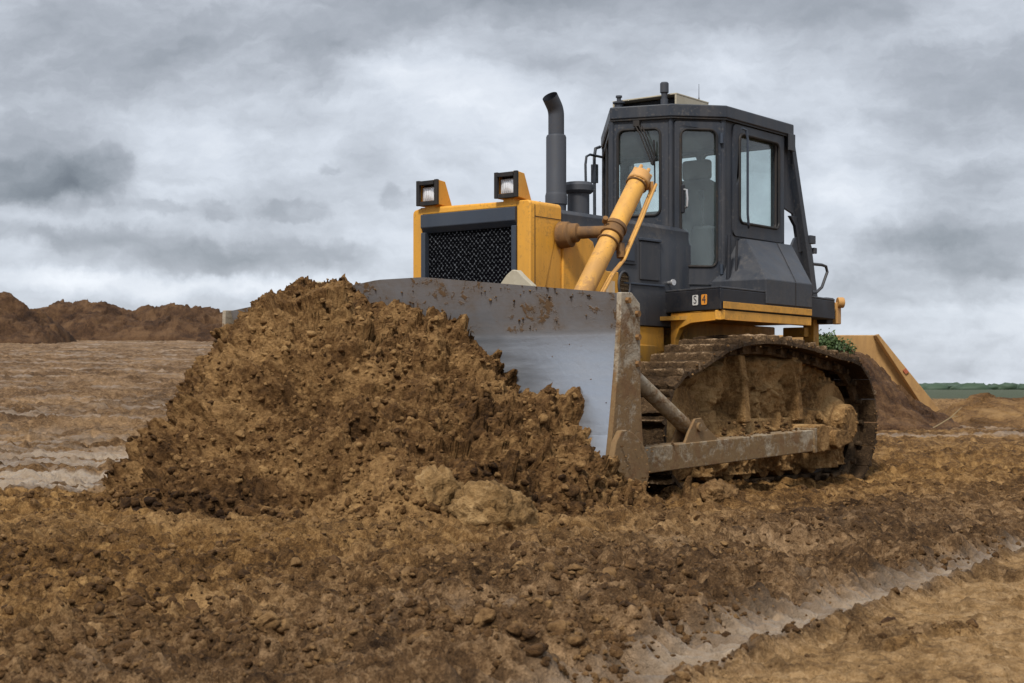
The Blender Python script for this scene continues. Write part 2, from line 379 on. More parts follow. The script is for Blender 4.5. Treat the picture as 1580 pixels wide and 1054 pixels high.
def glass_material(name='cab_glass', tint=(0.93, 0.975, 0.97), haze=0.03):
    m = bpy.data.materials.new(name); m.use_nodes = True
    t = NT(m.node_tree)
    for n in list(t.n): t.n.remove(n)
    o = t.new('ShaderNodeOutputMaterial')
    tr = t.new('ShaderNodeBsdfTransparent'); gl = t.new('ShaderNodeBsdfGlossy'); df = t.new('ShaderNodeBsdfDiffuse')
    t.put(tr.inputs[0], (*tint, 1)); gl.inputs['Roughness'].default_value = 0.04; t.put(df.inputs[0], (0.33, 0.40, 0.40, 1))
    fr = t.new('ShaderNodeLayerWeight'); fr.inputs[0].default_value = 0.5
    sch = t.math('ADD', 0.07, t.math('MULTIPLY', t.math('POWER', fr.outputs['Facing'], 5.0), 0.95))
    mx = t.new('ShaderNodeMixShader'); mx2 = t.new('ShaderNodeMixShader')
    n = t.noise(objc(t), 5, 5, 0.65)
    t.put(mx2.inputs[0], t.remap(n, 0.3, 0.8, haze * 0.4, haze * 3)); t.l.new(tr.outputs[0], mx2.inputs[1]); t.l.new(df.outputs[0], mx2.inputs[2])
    t.put(mx.inputs[0], sch); t.l.new(mx2.outputs[0], mx.inputs[1]); t.l.new(gl.outputs[0], mx.inputs[2])
    t.l.new(mx.outputs[0], o.inputs[0])
    return m
M['glass'] = glass_material()
def lens_material():
    m, t, p = mat('lamp_lens')
    v = objc(t); w = t.new('ShaderNodeTexWave', wave_type='BANDS', bands_direction='Y'); t.l.new(v, w.inputs[0]); w.inputs['Scale'].default_value = 18
    t.put(p.inputs['Base Color'], (0.80, 0.80, 0.82, 1)); p.inputs['Metallic'].default_value = 0.25; p.inputs['Roughness'].default_value = 0.18
    bump(t, p, w.outputs[0], 0.4, 0.01)
    return m
M['lens'] = lens_material()
def grille_material():
    m, t, p = mat('grille_mesh')
    v = objc(t)
    rot = t.new('ShaderNodeMapping'); t.l.new(v, rot.inputs[0]); rot.inputs['Rotation'].default_value = (R(45), 0, 0); s3 = t.new('ShaderNodeSeparateXYZ'); t.l.new(rot.outputs[0], s3.inputs[0]); cb = t.new('ShaderNodeCombineXYZ'); t.l.new(s3.outputs[1], cb.inputs[0]); t.l.new(s3.outputs[2], cb.inputs[1])
    vo = t.new('ShaderNodeTexVoronoi', feature='F1', voronoi_dimensions='2D'); t.l.new(cb.outputs[0], vo.inputs['Vector'])
    vo.inputs['Scale'].default_value = 40; vo.inputs['Randomness'].default_value = 0.22
    wire = t.remap(vo.outputs['Distance'], 0.46, 0.64)
    t.put(p.inputs['Base Color'], t.mix(wire, (0.003, 0.003, 0.004, 1), (0.10, 0.11, 0.125, 1)))
    t.put(p.inputs['Roughness'], t.remap(wire, 0, 1, 0.9, 0.4))
    t.put(p.inputs['Specular IOR Level'], t.remap(wire, 0, 1, 0.0, 0.6))
    bump(t, p, wire, 1.0, 0.012)
    return m
M['grille'] = grille_material()
def leaf_material(name, a, b):
    m, t, p = mat(name)
    t.put(p.inputs['Base Color'], t.mix(t.noise(geo(t), 9, 3), a, b)); p.inputs['Roughness'].default_value = 0.7
    return m
M['leaf'] = leaf_material('bush_leaves', (0.02, 0.045, 0.012, 1), (0.075, 0.12, 0.03, 1))
M['wood_far'] = leaf_material('woodland_green', (0.02, 0.04, 0.022, 1), (0.04, 0.075, 0.035, 1))
M['stalk'] = leaf_material('dry_stalk', (0.18, 0.13, 0.06, 1), (0.26, 0.19, 0.09, 1))

# ------------------------------------------------------------------ mesh helpers
def np_mesh(name, V, Fc, material, attrs=None, smooth=True):
    """V (n,3) array, Fc (m,k) int array with constant k"""
    me = bpy.data.meshes.new(name)
    V = np.ascontiguousarray(V, f4); Fc = np.ascontiguousarray(Fc, np.int32); k = Fc.shape[1]
    me.vertices.add(len(V)); me.vertices.foreach_set('co', V.ravel())
    me.loops.add(Fc.size); me.loops.foreach_set('vertex_index', Fc.ravel())
    me.polygons.add(len(Fc)); me.polygons.foreach_set('loop_start', np.arange(0, Fc.size, k, dtype=np.int32))
    me.polygons.foreach_set('loop_total', np.full(len(Fc), k, np.int32))
    me.update(calc_edges=True)
    if smooth: me.polygons.foreach_set('use_smooth', np.ones(len(Fc), bool))
    for an, arr in (attrs or {}).items():
        a = me.attributes.new(an, 'FLOAT', 'POINT'); a.data.foreach_set('value', np.ascontiguousarray(arr, f4).ravel())
    me.materials.append(material)
    me.validate()
    return me
def grid_faces(nr, nc, off=0):
    i = np.arange(nr - 1)[:, None] * nc + np.arange(nc - 1)[None, :]
    return (np.stack([i, i + 1, i + nc + 1, i + nc], -1).reshape(-1, 4) + off)
def link(o, parent=None):
    C.objects.link(o)
    if parent: o.parent = parent
    return o
def tag(o, label=None, cat=None, group=None, kind=None):
    if label: o['label'] = label
    if cat: o['category'] = cat
    if group: o['group'] = group
    if kind: o['kind'] = kind
    return o
def empty(name, loc, rz=0):
    o = bpy.data.objects.new(name, None); o.empty_display_size = 0.3
    o.location = loc; o.rotation_euler = (0, 0, rz)
    return link(o)

class MB:
    def __init__(s): s.v = []; s.f = []
    def add(s, vs, fs):
        o = len(s.v); s.v += [tuple(map(float, p)) for p in vs]; s.f += [tuple(i + o for i in f) for f in fs]; return s
    def box(s, c, d, rot=None):
        cx, cy, cz = c; a, b, e = d[0] / 2, d[1] / 2, d[2] / 2
        vs = [Vector((x * a, y * b, z * e)) for x in (-1, 1) for y in (-1, 1) for z in (-1, 1)]
        if rot is not None: vs = [rot @ v for v in vs]
        vs = [(v.x + cx, v.y + cy, v.z + cz) for v in vs]
        return s.add(vs, [(0, 1, 3, 2), (4, 6, 7, 5), (0, 4, 5, 1), (2, 3, 7, 6), (0, 2, 6, 4), (1, 5, 7, 3)])
    def hexa(s, b, t):
        """bottom 4 and top 4 corners"""
        return s.add(list(b) + list(t), [(3, 2, 1, 0), (4, 5, 6, 7), (0, 1, 5, 4), (1, 2, 6, 5), (2, 3, 7, 6), (3, 0, 4, 7)])
    def prism(s, pts, d):
        """closed planar polygon extruded by vector d"""
        n = len(pts); d = Vector(d)
        vs = [Vector(p) for p in pts] + [Vector(p) + d for p in pts]
        return s.add(vs, [tuple(range(n))[::-1], tuple(range(n, 2 * n))] + [(i, (i + 1) % n, (i + 1) % n + n, i + n) for i in range(n)])
    def tube(s, path, r, seg=12, caps=True):
        path = [Vector(p) for p in path]; n = len(path)
        rs = r if isinstance(r, (list, tuple)) else [r] * n
        up = None; rings = []
        for i, p in enumerate(path):
            t = (path[min(i + 1, n - 1)] - path[max(i - 1, 0)]).normalized()
            if up is None:
                up = Vector((0, 0, 1)) if abs(t.z) < .9 else Vector((1, 0, 0))
            a = t.cross(up).normalized(); b = a.cross(t).normalized(); up = b
            rings.append([p + (a * math.cos(2 * math.pi * k / seg) + b * math.sin(2 * math.pi * k / seg)) * rs[i] for k in range(seg)])
        vs = [q for rg in rings for q in rg]; fs = []
        for i in range(n - 1):
            for k in range(seg):
                k2 = (k + 1) % seg; fs.append((i * seg + k, i * seg + k2, (i + 1) * seg + k2, (i + 1) * seg + k))
        if caps: fs += [tuple(range(seg)), tuple(range((n - 1) * seg, n * seg))[::-1]]
        return s.add(vs, fs)
    def cyl(s, a, b, r, r2=None, seg=24): return s.tube([a, b], [r, r2 if r2 is not None else r], seg)
    def holed(s, A, B, z0, z1, holes, th, outer=None):
        """wall from plan point A to B between z0 and z1 with rounded holes (s0,s1,z0,z1,r); th is the inward offset vector"""
        A = Vector((*A, 0)); B = Vector((*B, 0)); L = (B - A).length; u = (B - A) / L
        def W(p): return A + u * p[0] + Vector((0, 0, p[1]))
        outer = outer or [(0, z0), (L, z0), (L, z1), (0, z1)]
        loops = [outer] + [rrect(*h) for h in holes]
        flat = [p for lp in loops for p in lp]
        tris = tessellate_polygon([[Vector((p[0], p[1], 0)) for p in lp] for lp in loops])
        n = len(flat); th = Vector(th)
        vs = [W(p) for p in flat] + [W(p) + th for p in flat]
        fs = [tuple(t) for t in tris] + [tuple(i + n for i in t)[::-1] for t in tris]
        o = 0
        for lp in loops:
            m = len(lp)
            for i in range(m): fs.append((o + i, o + (i + 1) % m, o + (i + 1) % m + n, o + i + n))
            o += m
        return s.add(vs, fs)
    def build(s, name, m, parent=None, bevel=0.0, seg=2, smooth=True, origin=None, sharp=35):
        me = bpy.data.meshes.new(name); me.from_pydata(s.v, [], s.f)
        bm = bmesh.new(); bm.from_mesh(me); bmesh.ops.remove_doubles(bm, verts=bm.verts, dist=1e-6)
        bmesh.ops.recalc_face_normals(bm, faces=bm.faces); bm.to_mesh(me); bm.free()
        me.materials.append(m)
        if smooth:
            me.polygons.foreach_set('use_smooth', np.ones(len(me.polygons), bool)); me.set_sharp_from_angle(angle=R(sharp))
        o = bpy.data.objects.new(name, me)
        if bevel:
            b = o.modifiers.new('bevel', 'BEVEL'); b.width = bevel; b.segments = seg; b.limit_method = 'ANGLE'; b.angle_limit = R(35); b.harden_normals = True
        return link(o, parent)
def rrect(s0, s1, z0, z1, r, n=6):
    pts = []
    for cx, cz, a0 in ((s1 - r, z1 - r, 0), (s0 + r, z1 - r, 90), (s0 + r, z0 + r, 180), (s1 - r, z0 + r, 270)):
        for k in range(n + 1):
            a = R(a0 + 90 * k / n); pts.append((cx + r * math.cos(a), cz + r * math.sin(a)))
    return pts

# clod prototypes: icospheres crumpled by noise
def ico(sub):
    bm = bmesh.new(); bmesh.ops.create_icosphere(bm, subdivisions=sub, radius=1)
    v = np.array([x.co[:] for x in bm.verts]); f = np.array([[l.index for l in x.verts] for x in bm.faces]); bm.free()
    return v, f
ICO = {k: ico(k) for k in (1, 2, 3, 4, 5)}
def clod_proto(sub, seed, amp=0.35, sq=(1, 1, .75)):
    v, f = ICO[sub]; q = v * 1.3 + seed * 7.3
    n = fbm(q[:, 0], q[:, 1], q[:, 2], 3, seed); c, _ = worley(q[:, 0] * 1.1, q[:, 1] * 1.1, q[:, 2] * 1.1, seed)
    r = 0.92 + amp * .6 * n + 0.16 * c
    pts = v * r[:, None]; rs = np.random.default_rng(seed * 17 + sub)
    for _ in range(9):
        nn = rs.normal(size=3); nn /= np.linalg.norm(nn); dd = pts @ nn; lim = rs.uniform(.45, .85)
        pts = pts - np.maximum(0, dd - lim)[:, None] * nn[None] * .9
    return pts * np.array(sq), f
PROT = {s: [clod_proto(s, i + 1, 0.5, (1, random.uniform(.65, 1), random.uniform(.5, .85))) for i in range(12)] for s in (1, 2, 3)}
def scatter(pts, sizes, sub_of, tones, sink=0.25):
    """merge many clods into one vertex/face array"""
    Vs, Fs, Ts = [], [], []; off = 0
    for p, s, tn in zip(pts, sizes, tones):
        v, f = PROT[sub_of(s)][random.randrange(12)]
        a = random.uniform(0, 2 * math.pi); ca, sa = math.cos(a), math.sin(a); tl = random.uniform(-.5, .5)
        q = v * s; q = np.stack([q[:, 0], q[:, 1] * math.cos(tl) - q[:, 2] * math.sin(tl), q[:, 1] * math.sin(tl) + q[:, 2] * math.cos(tl)], 1)
        q = np.stack([q[:, 0] * ca - q[:, 1] * sa, q[:, 0] * sa + q[:, 1] * ca, q[:, 2] + s * (0.5 - sink)], 1) + np.asarray(p)
        Vs.append(q); Fs.append(f + off); Ts.append(np.full(len(q), tn)); off += len(q)
    return np.concatenate(Vs), np.concatenate(Fs), np.concatenate(Ts)

# ------------------------------------------------------------------ where the bulldozer stands
TH = R(37.4)
ROOT = Vector((0.91541, 12.22646, 0.0))
FWD = Vector((-math.sin(TH), -math.cos(TH), 0)); LFT = Vector((math.cos(TH), -math.sin(TH), 0))
RZ = math.atan2(FWD.y, FWD.x)

# ------------------------------------------------------------------ ground
def lin(x, y): # signed distance right of the edge of the compacted strip (world)
    nx, ny = 2.62, -1.54; L = math.hypot(nx, ny)
    return ((x - .78) * nx + (y - 4.3) * ny) / L
def rise(x, y):
    r = np.hypot(x, y)
    left = sstep(3.5, -3.5, x - 0.10 * (r - 12)) * (y > 0)
    return 0.053 * np.maximum(0, np.minimum(r, 80) - 10.6) * left + 0.02 * np.sin(x * .7 + y * .3)
def ground_base(x, y): return rise(x, y)
def ground_full(x, y):
    """height and zone attributes"""
    d = np.hypot(x, y)
    wob = 0.13 * fbm(x * 1.1, y * 1.1, 3.3, 3, 5)
    s = lin(x, y) + wob
    tanm = sstep(-0.02, 0.10, s) * sstep(16, 9, d)
    width = 0.20 * sstep(8.5, 3.6, d) + 0.06
    strip = sstep(-width - 0.12, -width * .6, s) * sstep(0.03, -0.05, s) * sstep(15, 7, d)
    nn = fbm(x * 2.2, y * 2.2, 1.0, 4, 21)
    patches = sstep(0.16, 0.36, nn) * sstep(-1.8, -.3, s) * (s < 0) * sstep(9.5, 5.5, d) * 0.8
    st = fbm(x * 0.35, y * 1.7, 0.5, 4, 31)                         # long ruts running across the view
    leftz = sstep(-1.2, -2.9, x + 0.05 * (10 - y)) * sstep(9.6, 10.3, y + 0.35 * fbm(x * .9, y * .9, 2., 3, 8))
    thin = perlin(x * .18 + 2, y * 4.5, 6.6, 39) + .6 * perlin(x * .35, y * 12, 3.6, 41)
    lpale = leftz * sstep(16.5, 11.5, y) * sstep(-0.42, 0.02, st + 0.25 * sstep(13, 10, y)) * sstep(-.38, .02, thin)
    lmid = leftz * sstep(0.05, 0.35, st + .4 * thin) * 0.50
    right_road = (x > 3) * np.maximum(sstep(25.5, 27, y) * sstep(33, 30.5, y), 0.9 * sstep(22.3, 22.8, y - .08 * x) * sstep(23.8, 23.3, y - .08 * x)) * sstep(-.55, -.1, st)
    far = sstep(34, 60, d) * 0.12
    wet = np.clip(np.maximum.reduce([strip, patches, lpale, lmid, right_road, far * leftz]), 0, 1)
    grey = np.clip(sstep(-2.6, -.9, s + .7 * nn) * (s < 0.3) * sstep(14, 8, d) * .75 + leftz * .65 + 0.2 * sstep(12, 25, d), 0, 1)
    grass = sstep(100, 130, d) * (x > 5)
    # relief
    near = sstep(40, 8, d)
    wx = x + 0.05 * fbm(x * 4, y * 4, 0.2, 3, 40); wy = y + 0.05 * fbm(x * 4, y * 4, 8.2, 3, 44)
    b1, t1 = worley(wx / .38, wy / .30, .5, 1, False); b2, t2 = worley(wx / .17, wy / .125, .5, 2, False); b3, t3 = worley(wx / .08, wy / .058, .5, 3, False)
    dens = 0.55 + 0.6 * fbm(x * .8, y * .8, 4.4, 3, 61)
    g1, u1 = facet(wx / .24, wy / .19, .5, 21, False); g2, u2 = facet(wx / .115, wy / .085, .5, 22, False); g3, u3 = facet(wx / .060, wy / .042, .5, 23, False); g4, u4 = facet(wx / .032, wy / .024, .5, 24, False)
    big = 0.038 * b1 * sstep(.2, .7, dens) + 0.052 * b2 * (0.4 + dens) - .015 + 0.018 * g1 * (.3 + dens) + 0.05 * fbm(x * 3, y * 3, 0, 3, 71)
    small = 0.040 * b3 + 0.018 * g2
    b4, t4 = worley(wx / .036, wy / .030, .5, 4, False)
    small = small + 0.018 * b4 * sstep(10, 7, d) + 0.012 * g3 + 0.006 * g4 * sstep(10, 7, d) + 0.02 * fbm(x * 12, y * 12, 0, 4, 72, .6, True)

    calm = 1 - 0.92 * tanm * sstep(.0, .2, s) - 0.88 * np.clip(sstep(-width - .15, -width * .5, s) * sstep(.24, .10, s) * sstep(15, 7, d) + patches, 0, 1) - 0.45 * leftz * (.5 + .5 * np.maximum(lpale, lmid))
    calm = np.clip(calm, .07, 1); calm_s = 1 - .50 * tanm - .55 * np.clip(strip + patches, 0, 1) - .30 * leftz
    # clods break through the wet strip and lie on the compacted ground here and there
    isl = np.maximum(sstep(0.14, 0.30, fbm(x * 2.4, y * 2.4, 9., 4, 91)) * tanm * .9, .45 * sstep(.12, 0.28, fbm(x * 5, y * 5, 9., 4, 93)) * strip * .9)
    calm = np.maximum(calm, isl * .40); wet = wet * (1 - 0.9 * isl); tanm = tanm * (1 - .75 * isl)
    calm_s = np.maximum(calm_s, isl * .8)
    z = ground_base(x, y) + (big * calm + small * calm_s) * (0.55 + 0.45 * near)
    z = z + 0.05 * fbm(x * .5, y * .5, 0, 3, 81) * near
    z = z - 0.020 * strip - 0.012 * patches - 0.02 * sstep(.4, 0, s) * tanm + 0.015
    lb, _ = worley(wx / .62, wy / .42, .5, 6, False); lf, _ = facet(wx / .45, wy / .30, .5, 26, False)
    z = z + leftz * (.030 * lb + .022 * lf - .015) * (1 - .6 * lpale)
    rut = 0.030 * fbm(x * 0.30, y * 2.6, 0.5, 3, 33, ridged=True) + 0.02 * perlin(x * .5, y * 7, .3, 35)
    z = z + rut * leftz * .9 * sstep(70, 40, d) + leftz * (0.026 * fbm(x * 3, y * 5, 0, 4, 37) + .020 * facet(wx / .11, wy / .09, .5, 27, False)[0])
    # soil squeezed up beside the left track
    qx = (x - ROOT[0]) * FWD[0] + (y - ROOT[1]) * FWD[1]; qy = (x - ROOT[0]) * LFT[0] + (y - ROOT[1]) * LFT[1]
    bed = sstep(2.5, 2.2, qx) * sstep(-2.1, -1.7, qx) * sstep(2.0, 1.6, np.abs(qy))
    z = z - .022 - .035 * bed + .04 * np.clip(nn, 0, 1) * bed
    lug = 0.014 * np.sin((x * .535 + y * .845) * 2 * math.pi / .11 + 2 * perlin(x, y, 0, 3)) * sstep(-.55, -.2, s) * (s < 0) * sstep(9, 5, d)
    z = z + lug
    # wheel ruts at the right, parallel to the strip
    z = z + 0.03 * np.sin(s * 4.3 + perlin(x * .4, y * .4, 0, 5) * 2) * (x > 1) * (s < -.3) * near
    cl = np.maximum.reduce([sstep(.25, .55, b2 * (.4 + dens)), sstep(.30, .60, b3), .6 * sstep(.4, .7, b4)])    # brown clods over a paler trodden base
    tone = .92 - .50 * cl + .42 * (.4 * u2 + .6 * u3 - .5)
    tone = np.where(leftz > .5, .5 * tone + .25, tone)
    wet = wet * (1 - .45 * cl * (1 - leftz) * (1 - .7 * strip))
    wet = np.maximum(wet, .60 * sstep(-2.6, -.5, s) * (s < 0) * sstep(10, 6, d) * sstep(.6, .15, cl) * sstep(-.15, .2, nn))
    sand = sstep(6.3, 6.9, y + .3 * nn) * sstep(8.2, 7.7, y) * sstep(-3.6, -2.6, x) * sstep(1.3, .5, x) * sstep(-.30, .10, fbm(x * 1.2, y * 2.6, 5., 4, 95))
    tanm = np.maximum(tanm, .60 * sand * (1 - .5 * cl))
    # keep clear of the tracks and blade so nothing pokes through them
    return z, dict(tan=tanm, wet=np.clip(wet, 0, 1), grey=grey, tone=tone, grass=grass)

def make_ground():
    fine = np.radians(np.linspace(-29, 29, 900)); co = np.radians(np.concatenate([np.linspace(29, 331, 90)[1:-1]]))
    ang = np.concatenate([fine, co, [fine[0] + 2 * math.pi]])
    rs = [0.6]
    while rs[-1] < 3.0: rs.append(rs[-1] * 1.06)
    while rs[-1] < 14: rs.append(rs[-1] * 1.0026)
    while rs[-1] < 70: rs.append(rs[-1] * 1.006)
    while rs[-1] < 5500: rs.append(rs[-1] * 1.06)
    rs = np.array(rs)
    Rr, A = np.meshgrid(rs, ang, indexing='ij')
    x = (Rr * np.sin(A)).ravel(); y = (Rr * np.cos(A)).ravel()
    z, at = ground_full(x, y)
    V = np.stack([x, y, z], 1); n = len(ang)
    Fq = grid_faces(len(rs), n)[:, ::-1]
    me = np_mesh('ground', V, Fq, M['ground'], at)
    o = link(bpy.data.objects.new('ground', me)); tag(o, 'churned brown muddy ground of the earthworks site', 'ground', kind='structure')
    return o
make_ground()

# ------------------------------------------------------------------ bulldozer frame of reference
def toW(p): return ROOT + FWD * p[0] + LFT * p[1] + Vector((0, 0, p[2]))
def toWn(P):
    P = np.asarray(P); return np.array(ROOT)[None] + P[:, :1] * np.array(FWD)[None] + P[:, 1:2] * np.array(LFT)[None] + np.concatenate([np.zeros((len(P), 2)), P[:, 2:3]], 1)

# ------------------------------------------------------------------ the pushed mound
CP = [ # X forward, Y left, height
 (2.7, -.36, 1.34), (2.7, -.12, 1.30), (2.7, .16, 1.23), (2.7, .44, 1.12), (2.7, .73, .98), (2.7, .91, .75), (2.7, 1.21, .60), (2.7, 1.52, .44), (2.7, 1.7, .28),
 (2.7, -.8, 1.39), (2.7, -1.2, 1.16), (2.7, -1.5, .96), (2.7, -1.7, .82), (2.4, -1.9, .7), (2.2, -2.1, .3),
 (2.95, -.36, 1.32), (3.02, -.81, 1.41), (2.99, -1.04, 1.39), (3.02, -1.32, 1.03), (3.15, -.5, 1.21), (3.28, -1.20, .80), (3.35, -.95, 1.03), (3.72, -1.00, .50), (4.12, -.92, .08), (4.36, -.90, -.06),
 (2.9, -1.9, .55), (3.3, -1.7, .22), (3.8, -1.5, .08), (2.9, -2.3, 0), (3.5, -2.0, 0), (4.2, -1.4, 0), (4.8, -.9, 0),
 (3.3, -.2, 1.24), (3.6, -.2, 1.08), (4.2, 0, .66), (4.75, .3, .24), (5.05, .3, .10), (5.28, .35, .0), (3.7, -.6, .95), (4.2, -.5, .46), (4.7, -.4, .10), (4.95, -.3, .0),
 (3.1, .3, 1.05), (3.2, .7, .84), (3.8, .8, .62), (4.4, .9, .33), (4.85, 1.0, .13), (5.10, 1.05, .0),
 (3.2, 1.3, .50), (3.8, 1.4, .36), (4.3, 1.5, .22), (4.6, 1.55, .11), (4.85, 1.65, 0),
 (3.3, 1.75, .26), (2.95, 1.75, .24), (4.0, 1.95, .10), (4.3, 2.15, 0), (3.3, 2.15, .02), (2.6, 2.08, 0), (2.66, 1.88, .09), (2.42, 1.88, .03), (2.2, 1.9, .0),
 (5.6, 0, 0), (5.5, .8, 0), (5.4, 1.6, 0), (4.9, 2.3, 0), (4, 2.7, 0), (3, 2.6, 0), (2.0, 2.4, 0), (5.3, -.8, 0), (4.7, -1.8, 0), (3.6, -2.6, 0), (2.4, -2.7, 0), (1.9, -2.3, 0), (1.8, 2.0, 0)]
CP = np.array(CP)
def rbf_fit(cp):
    d = np.hypot(cp[:, None, 0] - cp[None, :, 0], cp[:, None, 1] - cp[None, :, 1]); k = np.sqrt(d * d + .01)
    A = np.zeros((len(cp) + 1,) * 2); A[:-1, :-1] = k; A[:-1, -1] = 1; A[-1, :-1] = 1
    return np.linalg.solve(A, np.append(cp[:, 2], 0))
CW = rbf_fit(CP)
def mound_h(X, Y):
    r = np.full(X.shape, CW[-1])
    for (a, b, _), w in zip(CP, CW[:-1]): r = r + w * np.sqrt((X - a)**2 + (Y - b)**2 + .01)
    return r
def blade_mask(X, Y):
    """1 where soil may lie (in front of the blade or beyond its ends)"""
    return np.maximum(sstep(2.50, 2.60, X), np.maximum(sstep(-1.74, -1.82, Y), sstep(1.78, 1.86, Y)))
def make_mound():
    xs = np.linspace(1.9, 5.5, 560); ys = np.linspace(-2.6, 2.5, 700)
    X, Y = np.meshgrid(xs, ys, indexing='ij')
    H = mound_h(X, Y)
    gx, gy = np.gradient(H, xs, ys)
    nrm = np.stack([-gx, -gy, np.ones_like(H)], -1); nrm /= np.linalg.norm(nrm, axis=-1, keepdims=True)
    x, y, z = X.ravel(), Y.ravel(), H.ravel()
    wx = x + 0.06 * fbm(x * 3, y * 3, z * 3, 3, 101); wy = y + 0.06 * fbm(x * 3, y * 3, z * 3, 3, 105); wz = z + 0.06 * fbm(x * 3, y * 3, z * 3, 3, 109)
    D1 = fbm(x * 1.5, y * 1.5, z * 1.5, 3, 111)
    w0, t0 = worley(wx / .42, wy / .42, wz / .42, 7)
    w1, t1 = worley(wx / .20, wy / .20, wz / .20, 8)
    w2, t2 = worley(wx / .10, wy / .10, wz / .10, 9)
    w3, t3 = worley(wx / .05, wy / .05, wz / .05, 10)
    rg = fbm(x * 9, y * 9, z * 9, 4, 121, 0.6, ridged=True)
    f1, q1 = facet(wx / .24, wy / .24, wz / .17, 12); f2, q2 = facet(wx / .12, wy / .12, wz / .075, 13); f3, q3 = facet(wx / .058, wy / .058, wz / .036, 14); f5, q5 = facet(wx / .030, wy / .030, wz / .020, 15)
    clodz = sstep(-.25, .25, fbm(x * 1.1, y * 1.1, z * 1.1, 3, 131))      # chunky here, crumbled there
    coh = sstep(.05, .30, fbm(x * 1.6 + 3, y * 1.6, z * 1.6, 3, 141))      # cohesive clay faces
    disp = 0.20 * D1 + 0.14 * w0 - .015 + 0.070 * w1 * clodz + 0.042 * w2 * (1 - .3 * coh) + 0.022 * w3 * (1 - .4 * coh) + 0.105 * f1 * clodz + 0.052 * f2 * (.5 + .5 * clodz) + (0.026 * f3 + 0.012 * f5) * (1 - .35 * coh) + 0.024 * rg - 0.10
    m = sstep(0.0, 0.16, z); disp = disp * (0.30 + 0.70 * m)
    z2 = z - 0.10 * sstep(0.06, -0.02, z)
    Pn = np.stack([x, y, z2], 1) + nrm.reshape(-1, 3) * disp[:, None]
    bm_ = blade_mask(Pn[:, 0], Pn[:, 1])
    Pn[:, 2] = Pn[:, 2] * bm_ - 0.25 * (1 - bm_)
    tone = .24 * q3 + .24 * q2 + .27 * q1 + .10 * q5 + .15 * t0 + .16 * coh - .02
    Fq = grid_faces(len(xs), len(ys))
    keep = ~((bm_[Fq] < .5).all(1) | ((z[Fq] < -.03).all(1)))
    Fq = Fq[keep]
    # loose clods lying on it
    ok = np.where((z > .03) & (blade_mask(x, y) > .99) & (x > 2.66))[0]
    foot = np.where((z > .01) & (z < .16) & (x > 3.0))[0]
    idx = np.concatenate([RNG.choice(ok, 6500), RNG.choice(foot, 2600)]); s = 0.007 + 0.020 * RNG.random(len(idx))**2.5 + 0.020 * (RNG.random(len(idx)) < .06)
    toe = np.exp(-np.abs(z[idx]) * 3); s = s * (1 + .9 * toe * (RNG.random(len(idx)) < .35))
    cv, cf, ct = scatter(Pn[idx], s, lambda q: 2 if q > .012 else 1, RNG.random(len(idx))**.8 * np.where(np.arange(len(idx)) >= 6500, .35, 1), 0.6)
    V = toWn(np.concatenate([Pn, cv]))
    me = bpy.data.meshes.new('soil_mound')
    nq = len(Fq)
    loops = np.concatenate([Fq[:, ::-1].ravel(), (cf + len(Pn)).ravel()]).astype(np.int32)
    tot = np.concatenate([np.full(nq, 4), np.full(len(cf), 3)]).astype(np.int32); st = np.concatenate([[0], np.cumsum(tot)[:-1]]).astype(np.int32)
    me.vertices.add(len(V)); me.vertices.foreach_set('co', V.astype(f4).ravel())
    me.loops.add(len(loops)); me.loops.foreach_set('vertex_index', loops)
    me.polygons.add(len(tot)); me.polygons.foreach_set('loop_start', st); me.polygons.foreach_set('loop_total', tot)
    me.update(calc_edges=True); me.polygons.foreach_set('use_smooth', np.ones(len(tot), bool))
    a = me.attributes.new('tone', 'FLOAT', 'POINT'); a.data.foreach_set('value', np.concatenate([tone, ct]).astype(f4))
    me.materials.append(M['mound']); me.validate()
    o = link(bpy.data.objects.new('soil_mound', me))
    tag(o, 'large heap of lumpy wet brown soil pushed up against the bulldozer blade', 'soil mound')
    return o
make_mound()

# ------------------------------------------------------------------ loose clods on the ground (uncountable)
def make_clods():
    n = 60000
    u = RNG.random(n); d = 3.6 * (12.5 / 3.6) ** u; a = np.radians(RNG.uniform(-21, 21, n))
    x = d * np.sin(a); y = d * np.cos(a)
    s_ = lin(x, y)
    z, at = ground_full(x, y)
    clump = fbm(x * 1.3, y * 1.3, 7., 3, 201)
    keep = ((at['wet'] < .6) | (RNG.random(n) < .10)) & ((at['tan'] < .4) | (RNG.random(n) < .035)) & (RNG.random(n) < .35 + 1.2 * clump) & ~((x < -2) & (y > 10.2) & (RNG.random(n) < .8))
    x, y, z, d, c, at_tan = x[keep], y[keep], z[keep], d[keep], clump[keep], at['tan'][keep]
    s = (0.007 + 0.017 * RNG.random(len(x))**2.0 + 0.016 * (RNG.random(len(x)) < .05)) * (0.75 + .6 * np.clip(c + .2, 0, 1)) * np.where(at_tan > .4, .6, 1) 
    v, f, t = scatter(np.stack([x, y, z], 1), s, lambda q: 3 if q > .034 else (2 if q > .021 else 1), .18 + .55 * RNG.random(len(x)), 0.55)
    me = np_mesh('soil_clods', v, f, M['clods'], {'tone': t})
    tag(link(bpy.data.objects.new('soil_clods', me)), 'small loose clods of soil scattered over the churned ground', 'soil clods', kind='stuff')
make_clods()

